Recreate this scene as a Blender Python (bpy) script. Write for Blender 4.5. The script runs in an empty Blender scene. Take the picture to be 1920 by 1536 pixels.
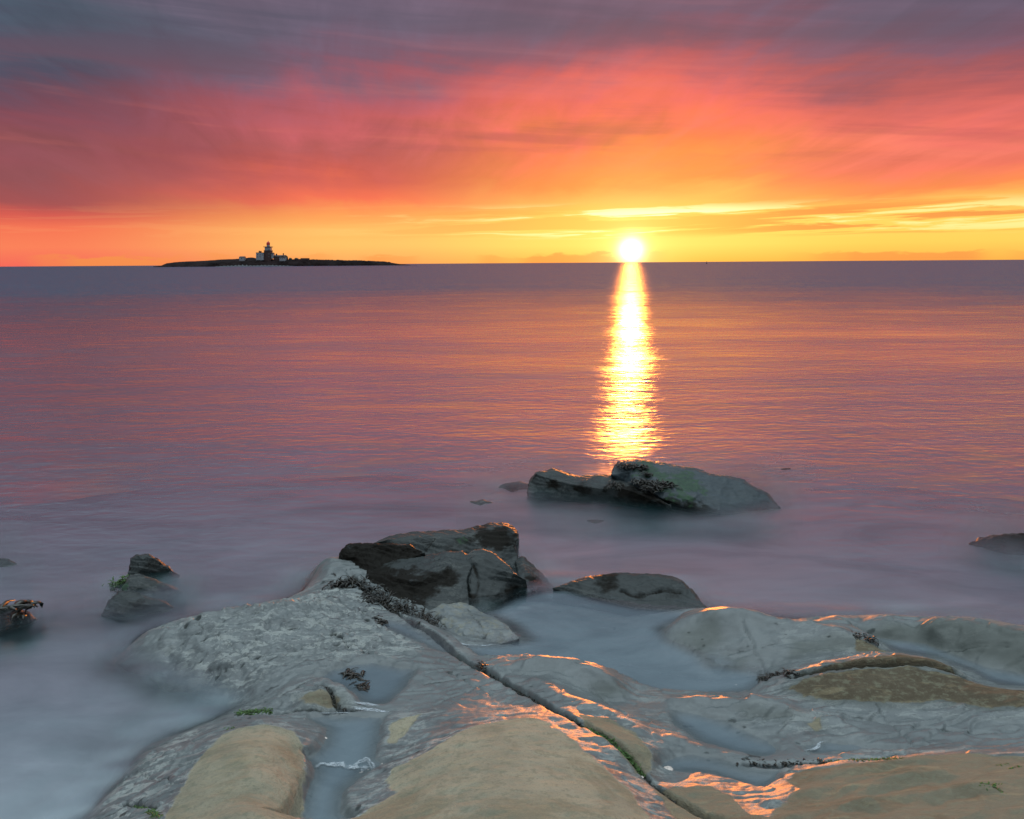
import bpy, bmesh, math, random
import numpy as np
from mathutils import Vector, Matrix
from mathutils.geometry import delaunay_2d_cdt

random.seed(7)
rng = np.random.default_rng(7)
S = bpy.context.scene
COL = S.collection

# ------------------------------------------------------------------ camera
FPX = 1700.0                 # focal length for a frame 1920 wide
CAM_H = 2.0
PITCH = math.atan((768 - 493.5) / FPX)
ROLL = math.radians(0.388)
_r = np.array([1.0, 0, 0])
_f = np.array([0, math.cos(PITCH), -math.sin(PITCH)])
_u = np.array([0, math.sin(PITCH), math.cos(PITCH)])
R_C = math.cos(ROLL) * _r - math.sin(ROLL) * _u
U_C = math.sin(ROLL) * _r + math.cos(ROLL) * _u
cd = bpy.data.cameras.new('camera')
cd.sensor_fit = 'HORIZONTAL'
cd.sensor_width = 36.0
cd.lens = 36.0 * FPX / 1920.0
cd.clip_start = 0.05
cd.clip_end = 120000.0
cam = bpy.data.objects.new('camera', cd)
COL.objects.link(cam)
cam.matrix_world = Matrix(((R_C[0], U_C[0], -_f[0], 0), (R_C[1], U_C[1], -_f[1], 0),
                           (R_C[2], U_C[2], -_f[2], CAM_H), (0, 0, 0, 1)))
S.camera = cam

# ------------------------------------------------------------------ picture settings
S.view_settings.view_transform = 'Standard'
S.view_settings.look = 'None'
S.view_settings.exposure = 0.0
S.view_settings.gamma = 1.0
S.view_settings.use_curve_mapping = False
S.render.engine = 'CYCLES'
S.cycles.transparent_max_bounces = 24
S.cycles.max_bounces = 8
S.cycles.diffuse_bounces = 3
S.cycles.glossy_bounces = 4
S.cycles.sample_clamp_indirect = 4.0
S.cycles.use_denoising = True

SUN_AZ = 7.45                # degrees to the right of the view axis
SUN_EL = 0.74            # the middle of the disc seen on the horizon
LAMP_EL = 1.8


# ------------------------------------------------------------------ a small node language
class NB:
    def __init__(self, tree):
        self.t = tree
        tree.nodes.clear()

    def new(self, typ, **kw):
        n = self.t.nodes.new(typ)
        for k, v in kw.items():
            setattr(n, k, v)
        return n

    def put(self, sock, v):
        if isinstance(v, bpy.types.NodeSocket):
            self.t.links.new(v, sock)
        elif v is not None:
            if hasattr(sock.default_value, '__len__'):
                v = tuple(v)
                if len(sock.default_value) == 4 and len(v) == 3:
                    v = v + (1.0,)
            sock.default_value = v

    def m(self, op, a, b=None, c=None, clamp=False):
        n = self.new('ShaderNodeMath', operation=op, use_clamp=clamp)
        for i, v in enumerate((a, b, c)):
            if v is not None:
                self.put(n.inputs[i], v)
        return n.outputs[0]

    def add(self, a, b): return self.m('ADD', a, b)
    def sub(self, a, b): return self.m('SUBTRACT', a, b)
    def mul(self, a, b): return self.m('MULTIPLY', a, b)
    def div(self, a, b): return self.m('DIVIDE', a, b)

    def step(self, x, lo, hi, a=0.0, b=1.0, smooth=True):
        n = self.new('ShaderNodeMapRange', interpolation_type='SMOOTHSTEP' if smooth else 'LINEAR', clamp=True)
        self.put(n.inputs[0], x)
        for i, v in enumerate((lo, hi, a, b)):
            self.put(n.inputs[1 + i], v)
        return n.outputs[0]

    def mix(self, f, a, b, blend='MIX'):
        n = self.new('ShaderNodeMix', data_type='RGBA', blend_type=blend)
        n.clamp_factor = True
        self.put(n.inputs[0], f)
        self.put(n.inputs[6], a)
        self.put(n.inputs[7], b)
        return n.outputs[2]

    def ramp(self, x, stops, interp='LINEAR'):
        n = self.new('ShaderNodeValToRGB')
        cr = n.color_ramp
        cr.interpolation = interp
        while len(cr.elements) < len(stops):
            cr.elements.new(1.0)
        for e, (p, c) in zip(cr.elements, stops):
            e.position = p
            e.color = (*c, 1.0) if len(c) == 3 else c
        self.put(n.inputs[0], x)
        return n.outputs[0]

    def vec(self, x, y, z):
        n = self.new('ShaderNodeCombineXYZ')
        for i, v in enumerate((x, y, z)):
            self.put(n.inputs[i], v)
        return n.outputs[0]

    def sep(self, v):
        n = self.new('ShaderNodeSeparateXYZ')
        self.put(n.inputs[0], v)
        return n.outputs[0], n.outputs[1], n.outputs[2]

    def noise(self, v, scale=1.0, detail=4.0, rough=0.55, dist=0.0, color=False):
        n = self.new('ShaderNodeTexNoise', noise_dimensions='3D')
        self.put(n.inputs['Vector'], v)
        self.put(n.inputs['Scale'], scale)
        self.put(n.inputs['Detail'], detail)
        self.put(n.inputs['Roughness'], rough)
        self.put(n.inputs['Distortion'], dist)
        return n.outputs[1 if color else 0]

    def voronoi(self, v, scale, feature='F1', out=0):
        n = self.new('ShaderNodeTexVoronoi', feature=feature)
        self.put(n.inputs['Vector'], v)
        self.put(n.inputs['Scale'], scale)
        return n.outputs[out]

    def attr(self, name):
        n = self.new('ShaderNodeAttribute', attribute_type='GEOMETRY', attribute_name=name)
        return n.outputs['Fac']

    def bump(self, h, strength, dist, normal=None):
        n = self.new('ShaderNodeBump')
        self.put(n.inputs['Strength'], strength)
        self.put(n.inputs['Distance'], dist)
        self.put(n.inputs['Height'], h)
        if normal is not None:
            self.put(n.inputs['Normal'], normal)
        return n.outputs[0]


def lin(r, g, b):
    f = lambda c: (c / 255 / 12.92) if c / 255 <= 0.04045 else ((c / 255 + 0.055) / 1.055) ** 2.4
    return (f(r), f(g), f(b))


# ------------------------------------------------------------------ sky
W = bpy.data.worlds.new('World')
S.world = W
W.use_nodes = True
w = NB(W.node_tree)
tc = w.new('ShaderNodeTexCoord')
dx, dy, dz = w.sep(tc.outputs['Generated'])
el = w.mul(w.m('ARCSINE', w.m('MINIMUM', w.m('MAXIMUM', dz, -1.0), 1.0)), 57.29578)
az = w.mul(w.m('ARCTAN2', dx, dy), 57.29578)
zz = w.add(w.m('MAXIMUM', dz, 0.0), 0.10)
px, py = w.div(dx, zz), w.div(dy, zz)
# long streaks of the high cloud sheet, lying on a level plane above the sea
nA = w.noise(w.vec(w.add(w.mul(px, 1.15), w.mul(py, 0.22)), w.sub(w.mul(py, 0.42), w.mul(px, 0.10)), 3.3), 1.0, 6, 0.55, 0.5)
nA2 = w.noise(w.vec(w.add(w.mul(px, 3.3), w.mul(py, 0.5)), w.mul(py, 0.7), 8.1), 1.0, 7, 0.6, 0.9)
nB = w.noise(w.vec(w.add(w.mul(az, 0.040), w.mul(el, 0.06)), w.add(w.mul(el, 0.33), w.mul(az, 0.022)), 1.7), 1.0, 6, 0.55, 0.4)
wide = w.step(el, 2.0, 8.0)
pert = w.add(w.mul(w.sub(nA, 0.5), 8.0), w.add(w.mul(w.sub(nB, 0.5), 6.0), w.mul(w.sub(nA2, 0.5), 3.2)))
el2 = w.add(el, w.mul(pert, wide))
t01 = w.div(w.mul(w.m('MAXIMUM', el2, 0.0), 1.13), 60.0)


def col(stops):
    return [(e / 60.0, lin(*c)) for e, c in stops]


HIGH = [(20, (110, 94, 114)), (27, (104, 108, 126)), (34, (122, 146, 162)), (44, (180, 204, 218)), (60, (222, 240, 250))]
c_left = w.ramp(t01, col([(0.0, (248, 108, 92)), (1.2, (252, 130, 92)), (2.4, (246, 116, 86)), (3.1, (216, 88, 82)), (3.9, (164, 78, 84)),
                          (5.2, (146, 78, 88)), (7.5, (136, 72, 86)), (9.5, (118, 68, 86)), (11, (98, 70, 90)), (12.3, (74, 74, 96)), (15.5, (76, 90, 108))] + HIGH))
c_mid = w.ramp(t01, col([(0.0, (252, 168, 96)), (1.3, (253, 196, 108)), (2.4, (253, 190, 104)), (3.3, (253, 160, 90)), (4.3, (246, 110, 84)),
                         (5.8, (208, 90, 84)), (8.0, (182, 86, 90)), (10, (192, 88, 96)), (12, (172, 86, 102)), (14, (118, 86, 108)), (16, (104, 92, 114))] + HIGH))
c_sun = w.ramp(t01, col([(0.0, (255, 190, 80)), (1.2, (255, 226, 110)), (3.0, (255, 220, 105)), (4.6, (255, 186, 92)), (5.8, (255, 150, 74)),
                         (7.6, (255, 128, 78)), (9.4, (252, 114, 92)), (10.8, (236, 104, 100)), (12.0, (196, 94, 102)), (13.4, (150, 88, 106)), (15.5, (116, 90, 112))] + HIGH))
c_right = w.ramp(t01, col([(0.0, (255, 182, 80)), (1.2, (255, 212, 96)), (2.6, (255, 216, 102)), (3.6, (255, 190, 92)), (4.4, (254, 140, 82)),
                           (6.2, (253, 122, 100)), (7.8, (246, 122, 104)), (9.2, (232, 108, 100)), (10.6, (208, 98, 96)), (11.8, (162, 86, 96)), (13.2, (126, 86, 106)), (15.5, (106, 90, 112))] + HIGH))
c_back = w.ramp(t01, col([(0.0, (118, 110, 124)), (8, (112, 114, 130)), (22, (118, 132, 148)), (34, (140, 160, 174)), (46, (186, 208, 222)), (60, (222, 240, 250))]))
sky = w.mix(w.step(az, -27, -9), c_left, c_mid)
sky = w.mix(w.step(az, -9, 6.5), sky, c_sun)
sky = w.mix(w.step(az, 10, 23), sky, c_right)
away = w.step(w.m('ABSOLUTE', w.sub(az, 4.0)), 48, 110)
sky = w.mix(away, sky, c_back)
# soft light and dark in the sheet
mod = w.add(0.36, w.mul(w.add(w.mul(nA2, 0.6), w.mul(nB, 0.4)), 1.26))
mod = w.add(1.0, w.mul(w.sub(mod, 1.0), w.step(el, 2.5, 7.0)))
sky = w.mix(1.0, sky, w.vec(mod, mod, mod), 'MULTIPLY')
# darker mauve rolls and paler pink streaks in the sheet
nS = w.noise(w.vec(w.add(w.mul(px, 0.8), w.mul(py, 0.25)), w.sub(w.mul(py, 0.95), w.mul(px, 0.22)), 6.6), 1.0, 4, 0.5, 0.5)
nT = w.noise(w.vec(w.add(w.mul(az, 0.045), w.mul(el, 0.10)), w.add(w.mul(el, 0.62), w.mul(az, 0.035)), 12.0), 1.0, 7, 0.58, 0.5)
up = w.mul(w.step(el, 4.0, 8.0), w.step(el, 30.0, 20.0))
dk = w.mul(w.mul(w.step(w.add(w.mul(nS, 0.5), w.mul(nT, 0.5)), 0.49, 0.62), up), w.add(0.40, w.mul(w.step(az, 0, -22), 0.30)))
sky = w.mix(dk, sky, w.mix(w.step(el, 6, 14), lin(150, 70, 84), lin(78, 78, 98)))
lt = w.mul(w.mul(w.step(w.add(w.mul(nS, 0.4), w.mul(nT, 0.6)), 0.48, 0.36), up), 0.15)
sky = w.mix(lt, sky, w.mix(w.step(el, 8, 14), lin(255, 132, 112), lin(190, 120, 132)))
# sky overhead raised above its visible brightness to light the foreground
bri = w.add(1.0, w.mul(w.step(el, 32, 62), 1.55))
sky = w.mix(1.0, sky, w.vec(bri, bri, bri), 'MULTIPLY')
# thin low clouds with lit edges above the horizon
nd = w.noise(w.vec(w.mul(az, 0.12), w.mul(el, 0.8), 5.0), 1.0, 3, 0.5)
nC = w.noise(w.vec(w.add(w.mul(az, 0.075), w.mul(nd, 0.5)), w.add(w.sub(w.mul(el, 1.75), w.mul(az, 0.030)), w.mul(nd, 0.8)), 2.2), 1.0, 7, 0.6, 0.3)
band = w.mul(w.step(el, 1.35, 1.9), w.sub(1.0, w.step(el, 2.9, 3.7)))
rightness = w.add(0.05, w.mul(w.step(az, -14, 12), 0.95))
rightness = w.mul(rightness, w.sub(1.0, w.step(w.m('ABSOLUTE', az), 40, 70)))
cl = w.mul(w.mul(w.step(nC, 0.505, 0.565), band), rightness)
hole = w.mul(w.mul(w.step(nC, 0.485, 0.425), band), rightness)
sunny = w.step(w.m('ABSOLUTE', w.sub(az, SUN_AZ)), 12, 1.5)
sky = w.mix(w.mul(cl, 0.8), sky, w.mix(sunny, lin(244, 140, 72), lin(255, 190, 84)))
sky = w.mix(w.mul(hole, 0.85), sky, w.mix(sunny, (1.15, 0.92, 0.34), (1.5, 1.35, 0.75)))
# a low bank lying on the horizon either side of the sun
nK = w.noise(w.vec(w.mul(az, 0.5), w.mul(el, 2.2), 0.4), 1.0, 5, 0.6)
bank = w.mul(w.step(w.add(el, w.mul(w.sub(nK, 0.5), 1.3)), 0.62, 0.40), w.step(w.noise(w.vec(w.mul(az, 0.11), 0.0, 9.0), 1.0, 2, 0.5), 0.46, 0.56))
sky = w.mix(w.mul(bank, 0.75), sky, lin(246, 150, 76))
# the air glowing about the sun, and the sun's disc
sv = (math.sin(math.radians(SUN_AZ)) * math.cos(math.radians(SUN_EL)), math.cos(math.radians(SUN_AZ)) * math.cos(math.radians(SUN_EL)), math.sin(math.radians(SUN_EL)))
dotn = w.new('ShaderNodeVectorMath', operation='DISTANCE')
w.put(dotn.inputs[0], tc.outputs['Generated'])
dotn.inputs[1].default_value = sv
theta = w.mul(dotn.outputs['Value'], 57.29578)
g1 = w.m('EXPONENT', w.mul(theta, -2.6))
g2 = w.m('EXPONENT', w.mul(theta, -0.42))
pillar = w.mul(w.m('EXPONENT', w.mul(w.m('POWER', w.m('ABSOLUTE', w.sub(az, SUN_AZ)), 2.0), -0.18)), w.m('EXPONENT', w.mul(w.m('ABSOLUTE', el), -0.38)))
disc = w.step(theta, 0.36, 0.24)


def cadd(base, fac, c):
    return w.mix(1.0, base, w.mix(1.0, w.vec(fac, fac, fac), (*c, 1), 'MULTIPLY'), 'ADD')


glow = w.step(el, -0.05, 0.02)
sky = cadd(sky, w.mul(w.m('EXPONENT', w.mul(w.m('POWER', theta, 2.0), -2.5)), 3.0), (1.0, 0.86, 0.55))
sky = cadd(sky, w.mul(g1, 3.2), (1.0, 0.80, 0.42))
sky = cadd(sky, w.mul(g2, 0.24), (1.0, 0.66, 0.26))
sky = cadd(sky, w.mul(pillar, 0.22), (1.0, 0.75, 0.3))
sky = cadd(sky, w.mul(disc, 16.0), (1.0, 0.86, 0.6))
nish = w.new('ShaderNodeTexSky', sky_type='NISHITA')
nish.sun_disc = False
nish.sun_elevation = math.radians(LAMP_EL)
nish.sun_rotation = math.radians(SUN_AZ)
b1 = w.new('ShaderNodeBackground')
w.put(b1.inputs[0], nish.outputs[0])
b1.inputs[1].default_value = 0.007
b2 = w.new('ShaderNodeBackground')
w.put(b2.inputs[0], sky)
b2.inputs[1].default_value = 0.97
ad = w.new('ShaderNodeAddShader')
w.t.links.new(b1.outputs[0], ad.inputs[0])
w.t.links.new(b2.outputs[0], ad.inputs[1])
wo = w.new('ShaderNodeOutputWorld')
w.t.links.new(ad.outputs[0], wo.inputs[0])

# ------------------------------------------------------------------ sun
sl = bpy.data.lights.new('sun', 'SUN')
sl.energy = 2.0
sl.angle = math.radians(0.5)
sl.color = (0.62, 0.165, 0.022)
so = bpy.data.objects.new('sun', sl)
COL.objects.link(so)
lv_ = Vector((math.sin(math.radians(SUN_AZ)) * math.cos(math.radians(LAMP_EL)), math.cos(math.radians(SUN_AZ)) * math.cos(math.radians(LAMP_EL)), math.sin(math.radians(LAMP_EL))))
so.rotation_euler = lv_.to_track_quat('Z', 'Y').to_euler()


# ------------------------------------------------------------------ pixel -> place (only used to lay out the shore plan)
def ray(u, v):
    return (u - 960) / FPX * R_C + (768 - v) / FPX * U_C + _f


def at(u, v, z=0.0):
    d = ray(u, v)
    t = (z - CAM_H) / d[2]
    return np.array([d[0] * t, d[1] * t, z])


def at_y(u, v, y):
    d = ray(u, v)
    t = y / d[1]
    return np.array([d[0] * t, y, CAM_H + d[2] * t])


# ------------------------------------------------------------------ numeric noise
def _h(ix, iy, iz, seed):
    h = (ix.astype(np.int64) * 374761393 + iy.astype(np.int64) * 668265263 + iz.astype(np.int64) * 2147483647 + seed * 974634777) & 0xFFFFFFFF
    h = ((h ^ (h >> 13)) * 1274126177) & 0xFFFFFFFF
    return ((h ^ (h >> 16)) & 0xFFFF) / 65535.0


def vnoise(p, seed=0):
    """value noise, p (N,3) -> (N,) in 0..1"""
    f = np.floor(p)
    t = p - f
    t = t * t * t * (t * (t * 6 - 15) + 10)
    i = f.astype(np.int64)
    r = 0
    for a in (0, 1):
        for b in (0, 1):
            for c in (0, 1):
                wgt = (t[:, 0] if a else 1 - t[:, 0]) * (t[:, 1] if b else 1 - t[:, 1]) * (t[:, 2] if c else 1 - t[:, 2])
                r = r + wgt * _h(i[:, 0] + a, i[:, 1] + b, i[:, 2] + c, seed)
    return r


def fbm(p, octaves=4, gain=0.5, seed=0):
    a, s, r = 1.0, 0.0, 0
    q = p.copy()
    for k in range(octaves):
        r = r + a * (vnoise(q, seed + k) - 0.5)
        s += a
        a *= gain
        q = q * 2.03 + 11.7
    return r / s * 2


def sst(x, a, b):
    t = np.clip((x - a) / (b - a), 0, 1)
    return t * t * (3 - 2 * t)


def poly_sd(P, poly):
    """signed distance (positive inside) of points P (N,2) to polygon (M,2)"""
    d2 = np.full(len(P), 1e9)
    inside = np.zeros(len(P), bool)
    M = len(poly)
    for i in range(M):
        a, b = poly[i], poly[(i + 1) % M]
        ab = b - a
        t = np.clip(((P - a) @ ab) / max(ab @ ab, 1e-12), 0, 1)
        q = P - (a + t[:, None] * ab)
        d2 = np.minimum(d2, (q * q).sum(1))
        cond = (a[1] > P[:, 1]) != (b[1] > P[:, 1])
        xs = a[0] + (P[:, 1] - a[1]) / (b[1] - a[1] + 1e-15) * ab[0]
        inside ^= cond & (P[:, 0] < xs)
    d = np.sqrt(d2)
    return np.where(inside, d, -d)


def line_d(P, line):
    """distance to a polyline, the place along it (0..1) and the side (+ left of travel)"""
    seg = np.linalg.norm(np.diff(line, axis=0), axis=1)
    cum = np.concatenate([[0], np.cumsum(seg)])
    best = np.full(len(P), 1e9)
    par = np.zeros(len(P))
    side = np.zeros(len(P))
    for i in range(len(line) - 1):
        a, b = line[i], line[i + 1]
        ab = b - a
        t = np.clip(((P - a) @ ab) / max(ab @ ab, 1e-12), 0, 1)
        q = P - (a + t[:, None] * ab)
        d = np.sqrt((q * q).sum(1))
        m = d < best
        best = np.where(m, d, best)
        par = np.where(m, (cum[i] + t * seg[i]) / cum[-1], par)
        side = np.where(m, np.sign(ab[0] * q[:, 1] - ab[1] * q[:, 0]), side)
    return best, par, side


def smooth_line(pts, n=8):
    pts = np.asarray(pts, float)
    out = []
    P = np.vstack([2 * pts[0] - pts[1], pts, 2 * pts[-1] - pts[-2]])
    for i in range(1, len(P) - 2):
        p0, p1, p2, p3 = P[i - 1], P[i], P[i + 1], P[i + 2]
        for t in np.linspace(0, 1, n, endpoint=False):
            out.append(0.5 * ((2 * p1) + (-p0 + p2) * t + (2 * p0 - 5 * p1 + 4 * p2 - p3) * t * t + (-p0 + 3 * p1 - 3 * p2 + p3) * t ** 3))
    out.append(P[-2])
    return np.array(out)


def XY(pts, z):
    return np.array([at(u, v, z)[:2] for u, v in pts])


def XYR(pts, z):
    """as XY, on ground that climbs towards the viewer"""
    return np.array([at(u, v, z + max(0.0, min(v, 1620) - 1440) * 0.0012)[:2] for u, v in pts])


# ------------------------------------------------------------------ object helpers
def props(o, label=None, cat=None, group=None, kind=None):
    for k, v in (('label', label), ('category', cat), ('group', group), ('kind', kind)):
        if v:
            o[k] = v
    return o


def link_mesh(name, verts, faces, mat, parent=None, smooth=True, attrs=None):
    me = bpy.data.meshes.new(name)
    verts = np.asarray(verts, dtype=np.float32)
    if isinstance(faces, np.ndarray):
        n, k = faces.shape
        me.vertices.add(len(verts))
        me.vertices.foreach_set('co', verts.ravel())
        me.loops.add(n * k)
        me.loops.foreach_set('vertex_index', faces.astype(np.int32).ravel())
        me.polygons.add(n)
        me.polygons.foreach_set('loop_start', np.arange(0, n * k, k, dtype=np.int32))
        me.polygons.foreach_set('loop_total', np.full(n, k, dtype=np.int32))
        me.update(calc_edges=True)
    else:
        me.from_pydata([tuple(map(float, v)) for v in verts], [], [tuple(f) for f in faces])
        me.update()
    if smooth:
        me.polygons.foreach_set('use_smooth', np.ones(len(me.polygons), dtype=bool))
    for k, v in (attrs or {}).items():
        a = me.attributes.new(k, 'FLOAT', 'POINT')
        a.data.foreach_set('value', np.asarray(v, dtype=np.float32))
    if mat:
        me.materials.append(mat)
    o = bpy.data.objects.new(name, me)
    COL.objects.link(o)
    if parent:
        o.parent = parent
    return o


def empty(name, loc):
    o = bpy.data.objects.new(name, None)
    o.empty_display_size = 0.1
    COL.objects.link(o)
    o.location = loc
    return o


# ------------------------------------------------------------------ materials
def material(name):
    m = bpy.data.materials.new(name)
    m.use_nodes = True
    return m, NB(m.node_tree)


def finish(n, shader):
    o = n.new('ShaderNodeOutputMaterial')
    n.t.links.new(shader, o.inputs[0])


def principled(n, **kw):
    p = n.new('ShaderNodeBsdfPrincipled')
    for k, v in kw.items():
        n.put(p.inputs[k.replace('_', ' ')], v)
    return p.outputs[0]


def rock_material(name, dry_c, wet_c, dark_c, detail=1.0, pale=0.56, gloss=1.0):
    m, n = material(name)
    tcn = n.new('ShaderNodeTexCoord')
    P = tcn.outputs['Object']
    x, y, z = n.sep(P)
    dry = n.attr('dry')
    stain = n.attr('stain')  # algae stain; on boulders also the painted overhang shade
    alga = n.attr('alga')
    n1 = n.noise(P, 5.0, 8, 0.62)
    n2 = n.noise(P, 26.0, 8, 0.68)
    n3 = n.noise(P, 150.0, 4, 0.6)
    vor = n.voronoi(P, 210.0)
    streak = n.noise(n.vec(n.mul(x, 4.0), n.mul(y, 13.0), n.mul(z, 20.0)), 1.6, 7, 0.62, 0.6)
    edge = n.step(n.add(dry, n.add(n.mul(n.sub(n2, 0.5), 0.75), n.mul(n.sub(n1, 0.5), 0.35))), 0.38, 0.66)
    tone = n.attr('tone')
    n0 = n.noise(P, 2.6, 6, 0.6, 0.6)
    dryc = n.mix(n.step(n1, 0.32, 0.68), tuple(c * 0.82 for c in dry_c), tuple(c * 1.12 for c in dry_c))
    dryc = n.mix(n.mul(n.step(n0, 0.48, 0.62), 0.70), dryc, (dry_c[0] * 0.62, dry_c[1] * 0.58, dry_c[2] * 0.52))
    swirl = n.noise(n.vec(n.add(n.mul(x, 2.0), n.mul(n0, 2.2)), n.add(n.mul(y, 11.0), n.mul(n1, 2.0)), 0.0), 2.2, 5, 0.6, 1.2)
    dryc = n.mix(n.mul(n.step(n.m('ABSOLUTE', n.sub(swirl, 0.5)), 0.035, 0.0), 0.28), dryc, (dry_c[0] * 1.25, dry_c[1] * 1.10, dry_c[2] * 0.92))
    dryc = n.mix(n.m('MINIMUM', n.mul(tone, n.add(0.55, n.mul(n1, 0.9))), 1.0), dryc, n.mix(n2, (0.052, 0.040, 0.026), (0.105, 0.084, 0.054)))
    dryc = n.mix(n.mul(n.step(n2, 0.50, 0.62), 0.62), dryc, tuple(a * b for a, b in zip(dry_c, (0.58, 0.64, 0.62))))
    dryc = n.mix(n.mul(n.step(streak, 0.52, 0.68), 0.30), dryc, (dry_c[0] * 1.22, dry_c[1] * 1.10, dry_c[2] * 0.92))
    dryc = n.mix(n.mul(n.step(n3, 0.56, 0.68), 0.55), dryc, tuple(c * 0.5 for c in dry_c))
    wetc = n.mix(n.step(n1, 0.3, 0.7), tuple(c * 0.82 for c in wet_c), tuple(c * 1.12 for c in wet_c))
    wetc = n.mix(n.mul(n.step(streak, 0.50, 0.66), 0.45), wetc, tuple(c * 1.32 for c in wet_c))
    wetc = n.mix(n.mul(n.step(n2, 0.56, 0.70), 0.5), wetc, tuple(a * b for a, b in zip(wet_c, (0.52, 0.60, 0.60))))
    wetc = n.mix(n.mul(n.step(vor, 0.30, 0.12), 0.35), wetc, tuple(min(c * 1.45, 0.62) for c in wet_c))
    crust = n.attr('crust')
    cn = n.noise(n.vec(n.mul(x, 4.2), n.mul(y, 13.0), n.mul(z, 10.0)), 1.7, 9, 0.66, 0.8)
    cg = n.noise(P, 62.0, 6, 0.75)
    cm = n.mul(n.step(n.add(n.mul(cn, 0.72), n.mul(cg, 0.28)), 0.495, 0.555), n.m('MINIMUM', n.mul(crust, 1.2), 1.0))
    wetc = n.mix(n.mul(cm, 0.9), wetc, n.mix(n2, tuple(k * pale for k in (0.36, 0.39, 0.37)), tuple(k * pale for k in (0.54, 0.55, 0.50))))
    cdk = n.mul(n.step(n.add(n.mul(cn, 0.62), n.mul(cg, 0.38)), 0.445, 0.385), n.m('MINIMUM', n.add(crust, 0.35), 1.0))
    wetc = n.mix(n.mul(cdk, 0.75), wetc, tuple(k * 0.35 for k in wet_c))
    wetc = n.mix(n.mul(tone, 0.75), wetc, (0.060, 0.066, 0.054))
    c = n.mix(edge, wetc, dryc)
    st = n.step(n.add(stain, n.add(n.mul(n.sub(n2, 0.5), 0.9), n.mul(n.sub(n1, 0.5), 0.6))), 0.25, 0.85)
    c = n.mix(n.mul(st, 0.90), c, n.mix(n1, tuple(k * 0.7 for k in dark_c), tuple(k * 1.3 for k in dark_c)))
    al = n.step(n.add(alga, n.mul(n.sub(n2, 0.5), 1.0)), 0.48, 0.72)
    c = n.mix(n.mul(al, 0.85), c, n.mix(n.step(n2, 0.35, 0.65), (0.012, 0.030, 0.016), (0.034, 0.066, 0.034)))
    rough = n.add(n.mul(n.sub(1.0, edge), n.add(0.36, n.mul(n2, 0.22))), n.mul(edge, 0.86))
    rough = n.m('MINIMUM', n.add(rough, n.mul(al, 0.2)), 1.0)
    wetness = n.sub(1.0, edge)
    hgt = n.add(n.mul(n1, 0.034), n.add(n.mul(n2, n.add(0.013, n.mul(wetness, 0.004))), n.add(n.mul(n3, n.add(0.0036, n.mul(wetness, 0.004))), n.mul(n.step(vor, 0.0, 0.5), n.add(0.0014, n.mul(wetness, 0.0032))))))
    hgt = n.add(hgt, n.mul(streak, n.add(0.014, n.mul(wetness, 0.014))))
    hgt = n.sub(hgt, n.mul(n.step(n2, 0.66, 0.78), 0.004))
    nr = n.bump(hgt, n.mul(0.75 * detail, n.m('MAXIMUM', edge, n.add(0.20, n.mul(cm, 0.55)))), 1.0)
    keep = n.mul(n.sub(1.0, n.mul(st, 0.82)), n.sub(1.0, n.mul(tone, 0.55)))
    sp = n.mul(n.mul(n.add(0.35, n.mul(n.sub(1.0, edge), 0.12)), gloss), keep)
    sh = principled(n, Base_Color=c, Roughness=rough, Normal=nr, Specular_IOR_Level=sp,
                    Coat_Weight=n.mul(n.mul(n.sub(1.0, edge), 0.24 * gloss), keep), Coat_Roughness=0.34, Coat_Normal=nr)
    finish(n, sh)
    return m


M_ROCK = rock_material('shore_sandstone', (0.262, 0.232, 0.164), (0.088, 0.098, 0.096), (0.026, 0.030, 0.028))
M_DARK = rock_material('wet_dark_sandstone', (0.08, 0.07, 0.045), (0.024, 0.028, 0.027), (0.010, 0.008, 0.006), 1.3, 0.20, 0.36)


M_SEAROCK = rock_material('weathered_sea_rock', (0.10, 0.10, 0.085), (0.030, 0.040, 0.045), (0.010, 0.009, 0.007), 1.0, 0.18, 0.40)


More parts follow.
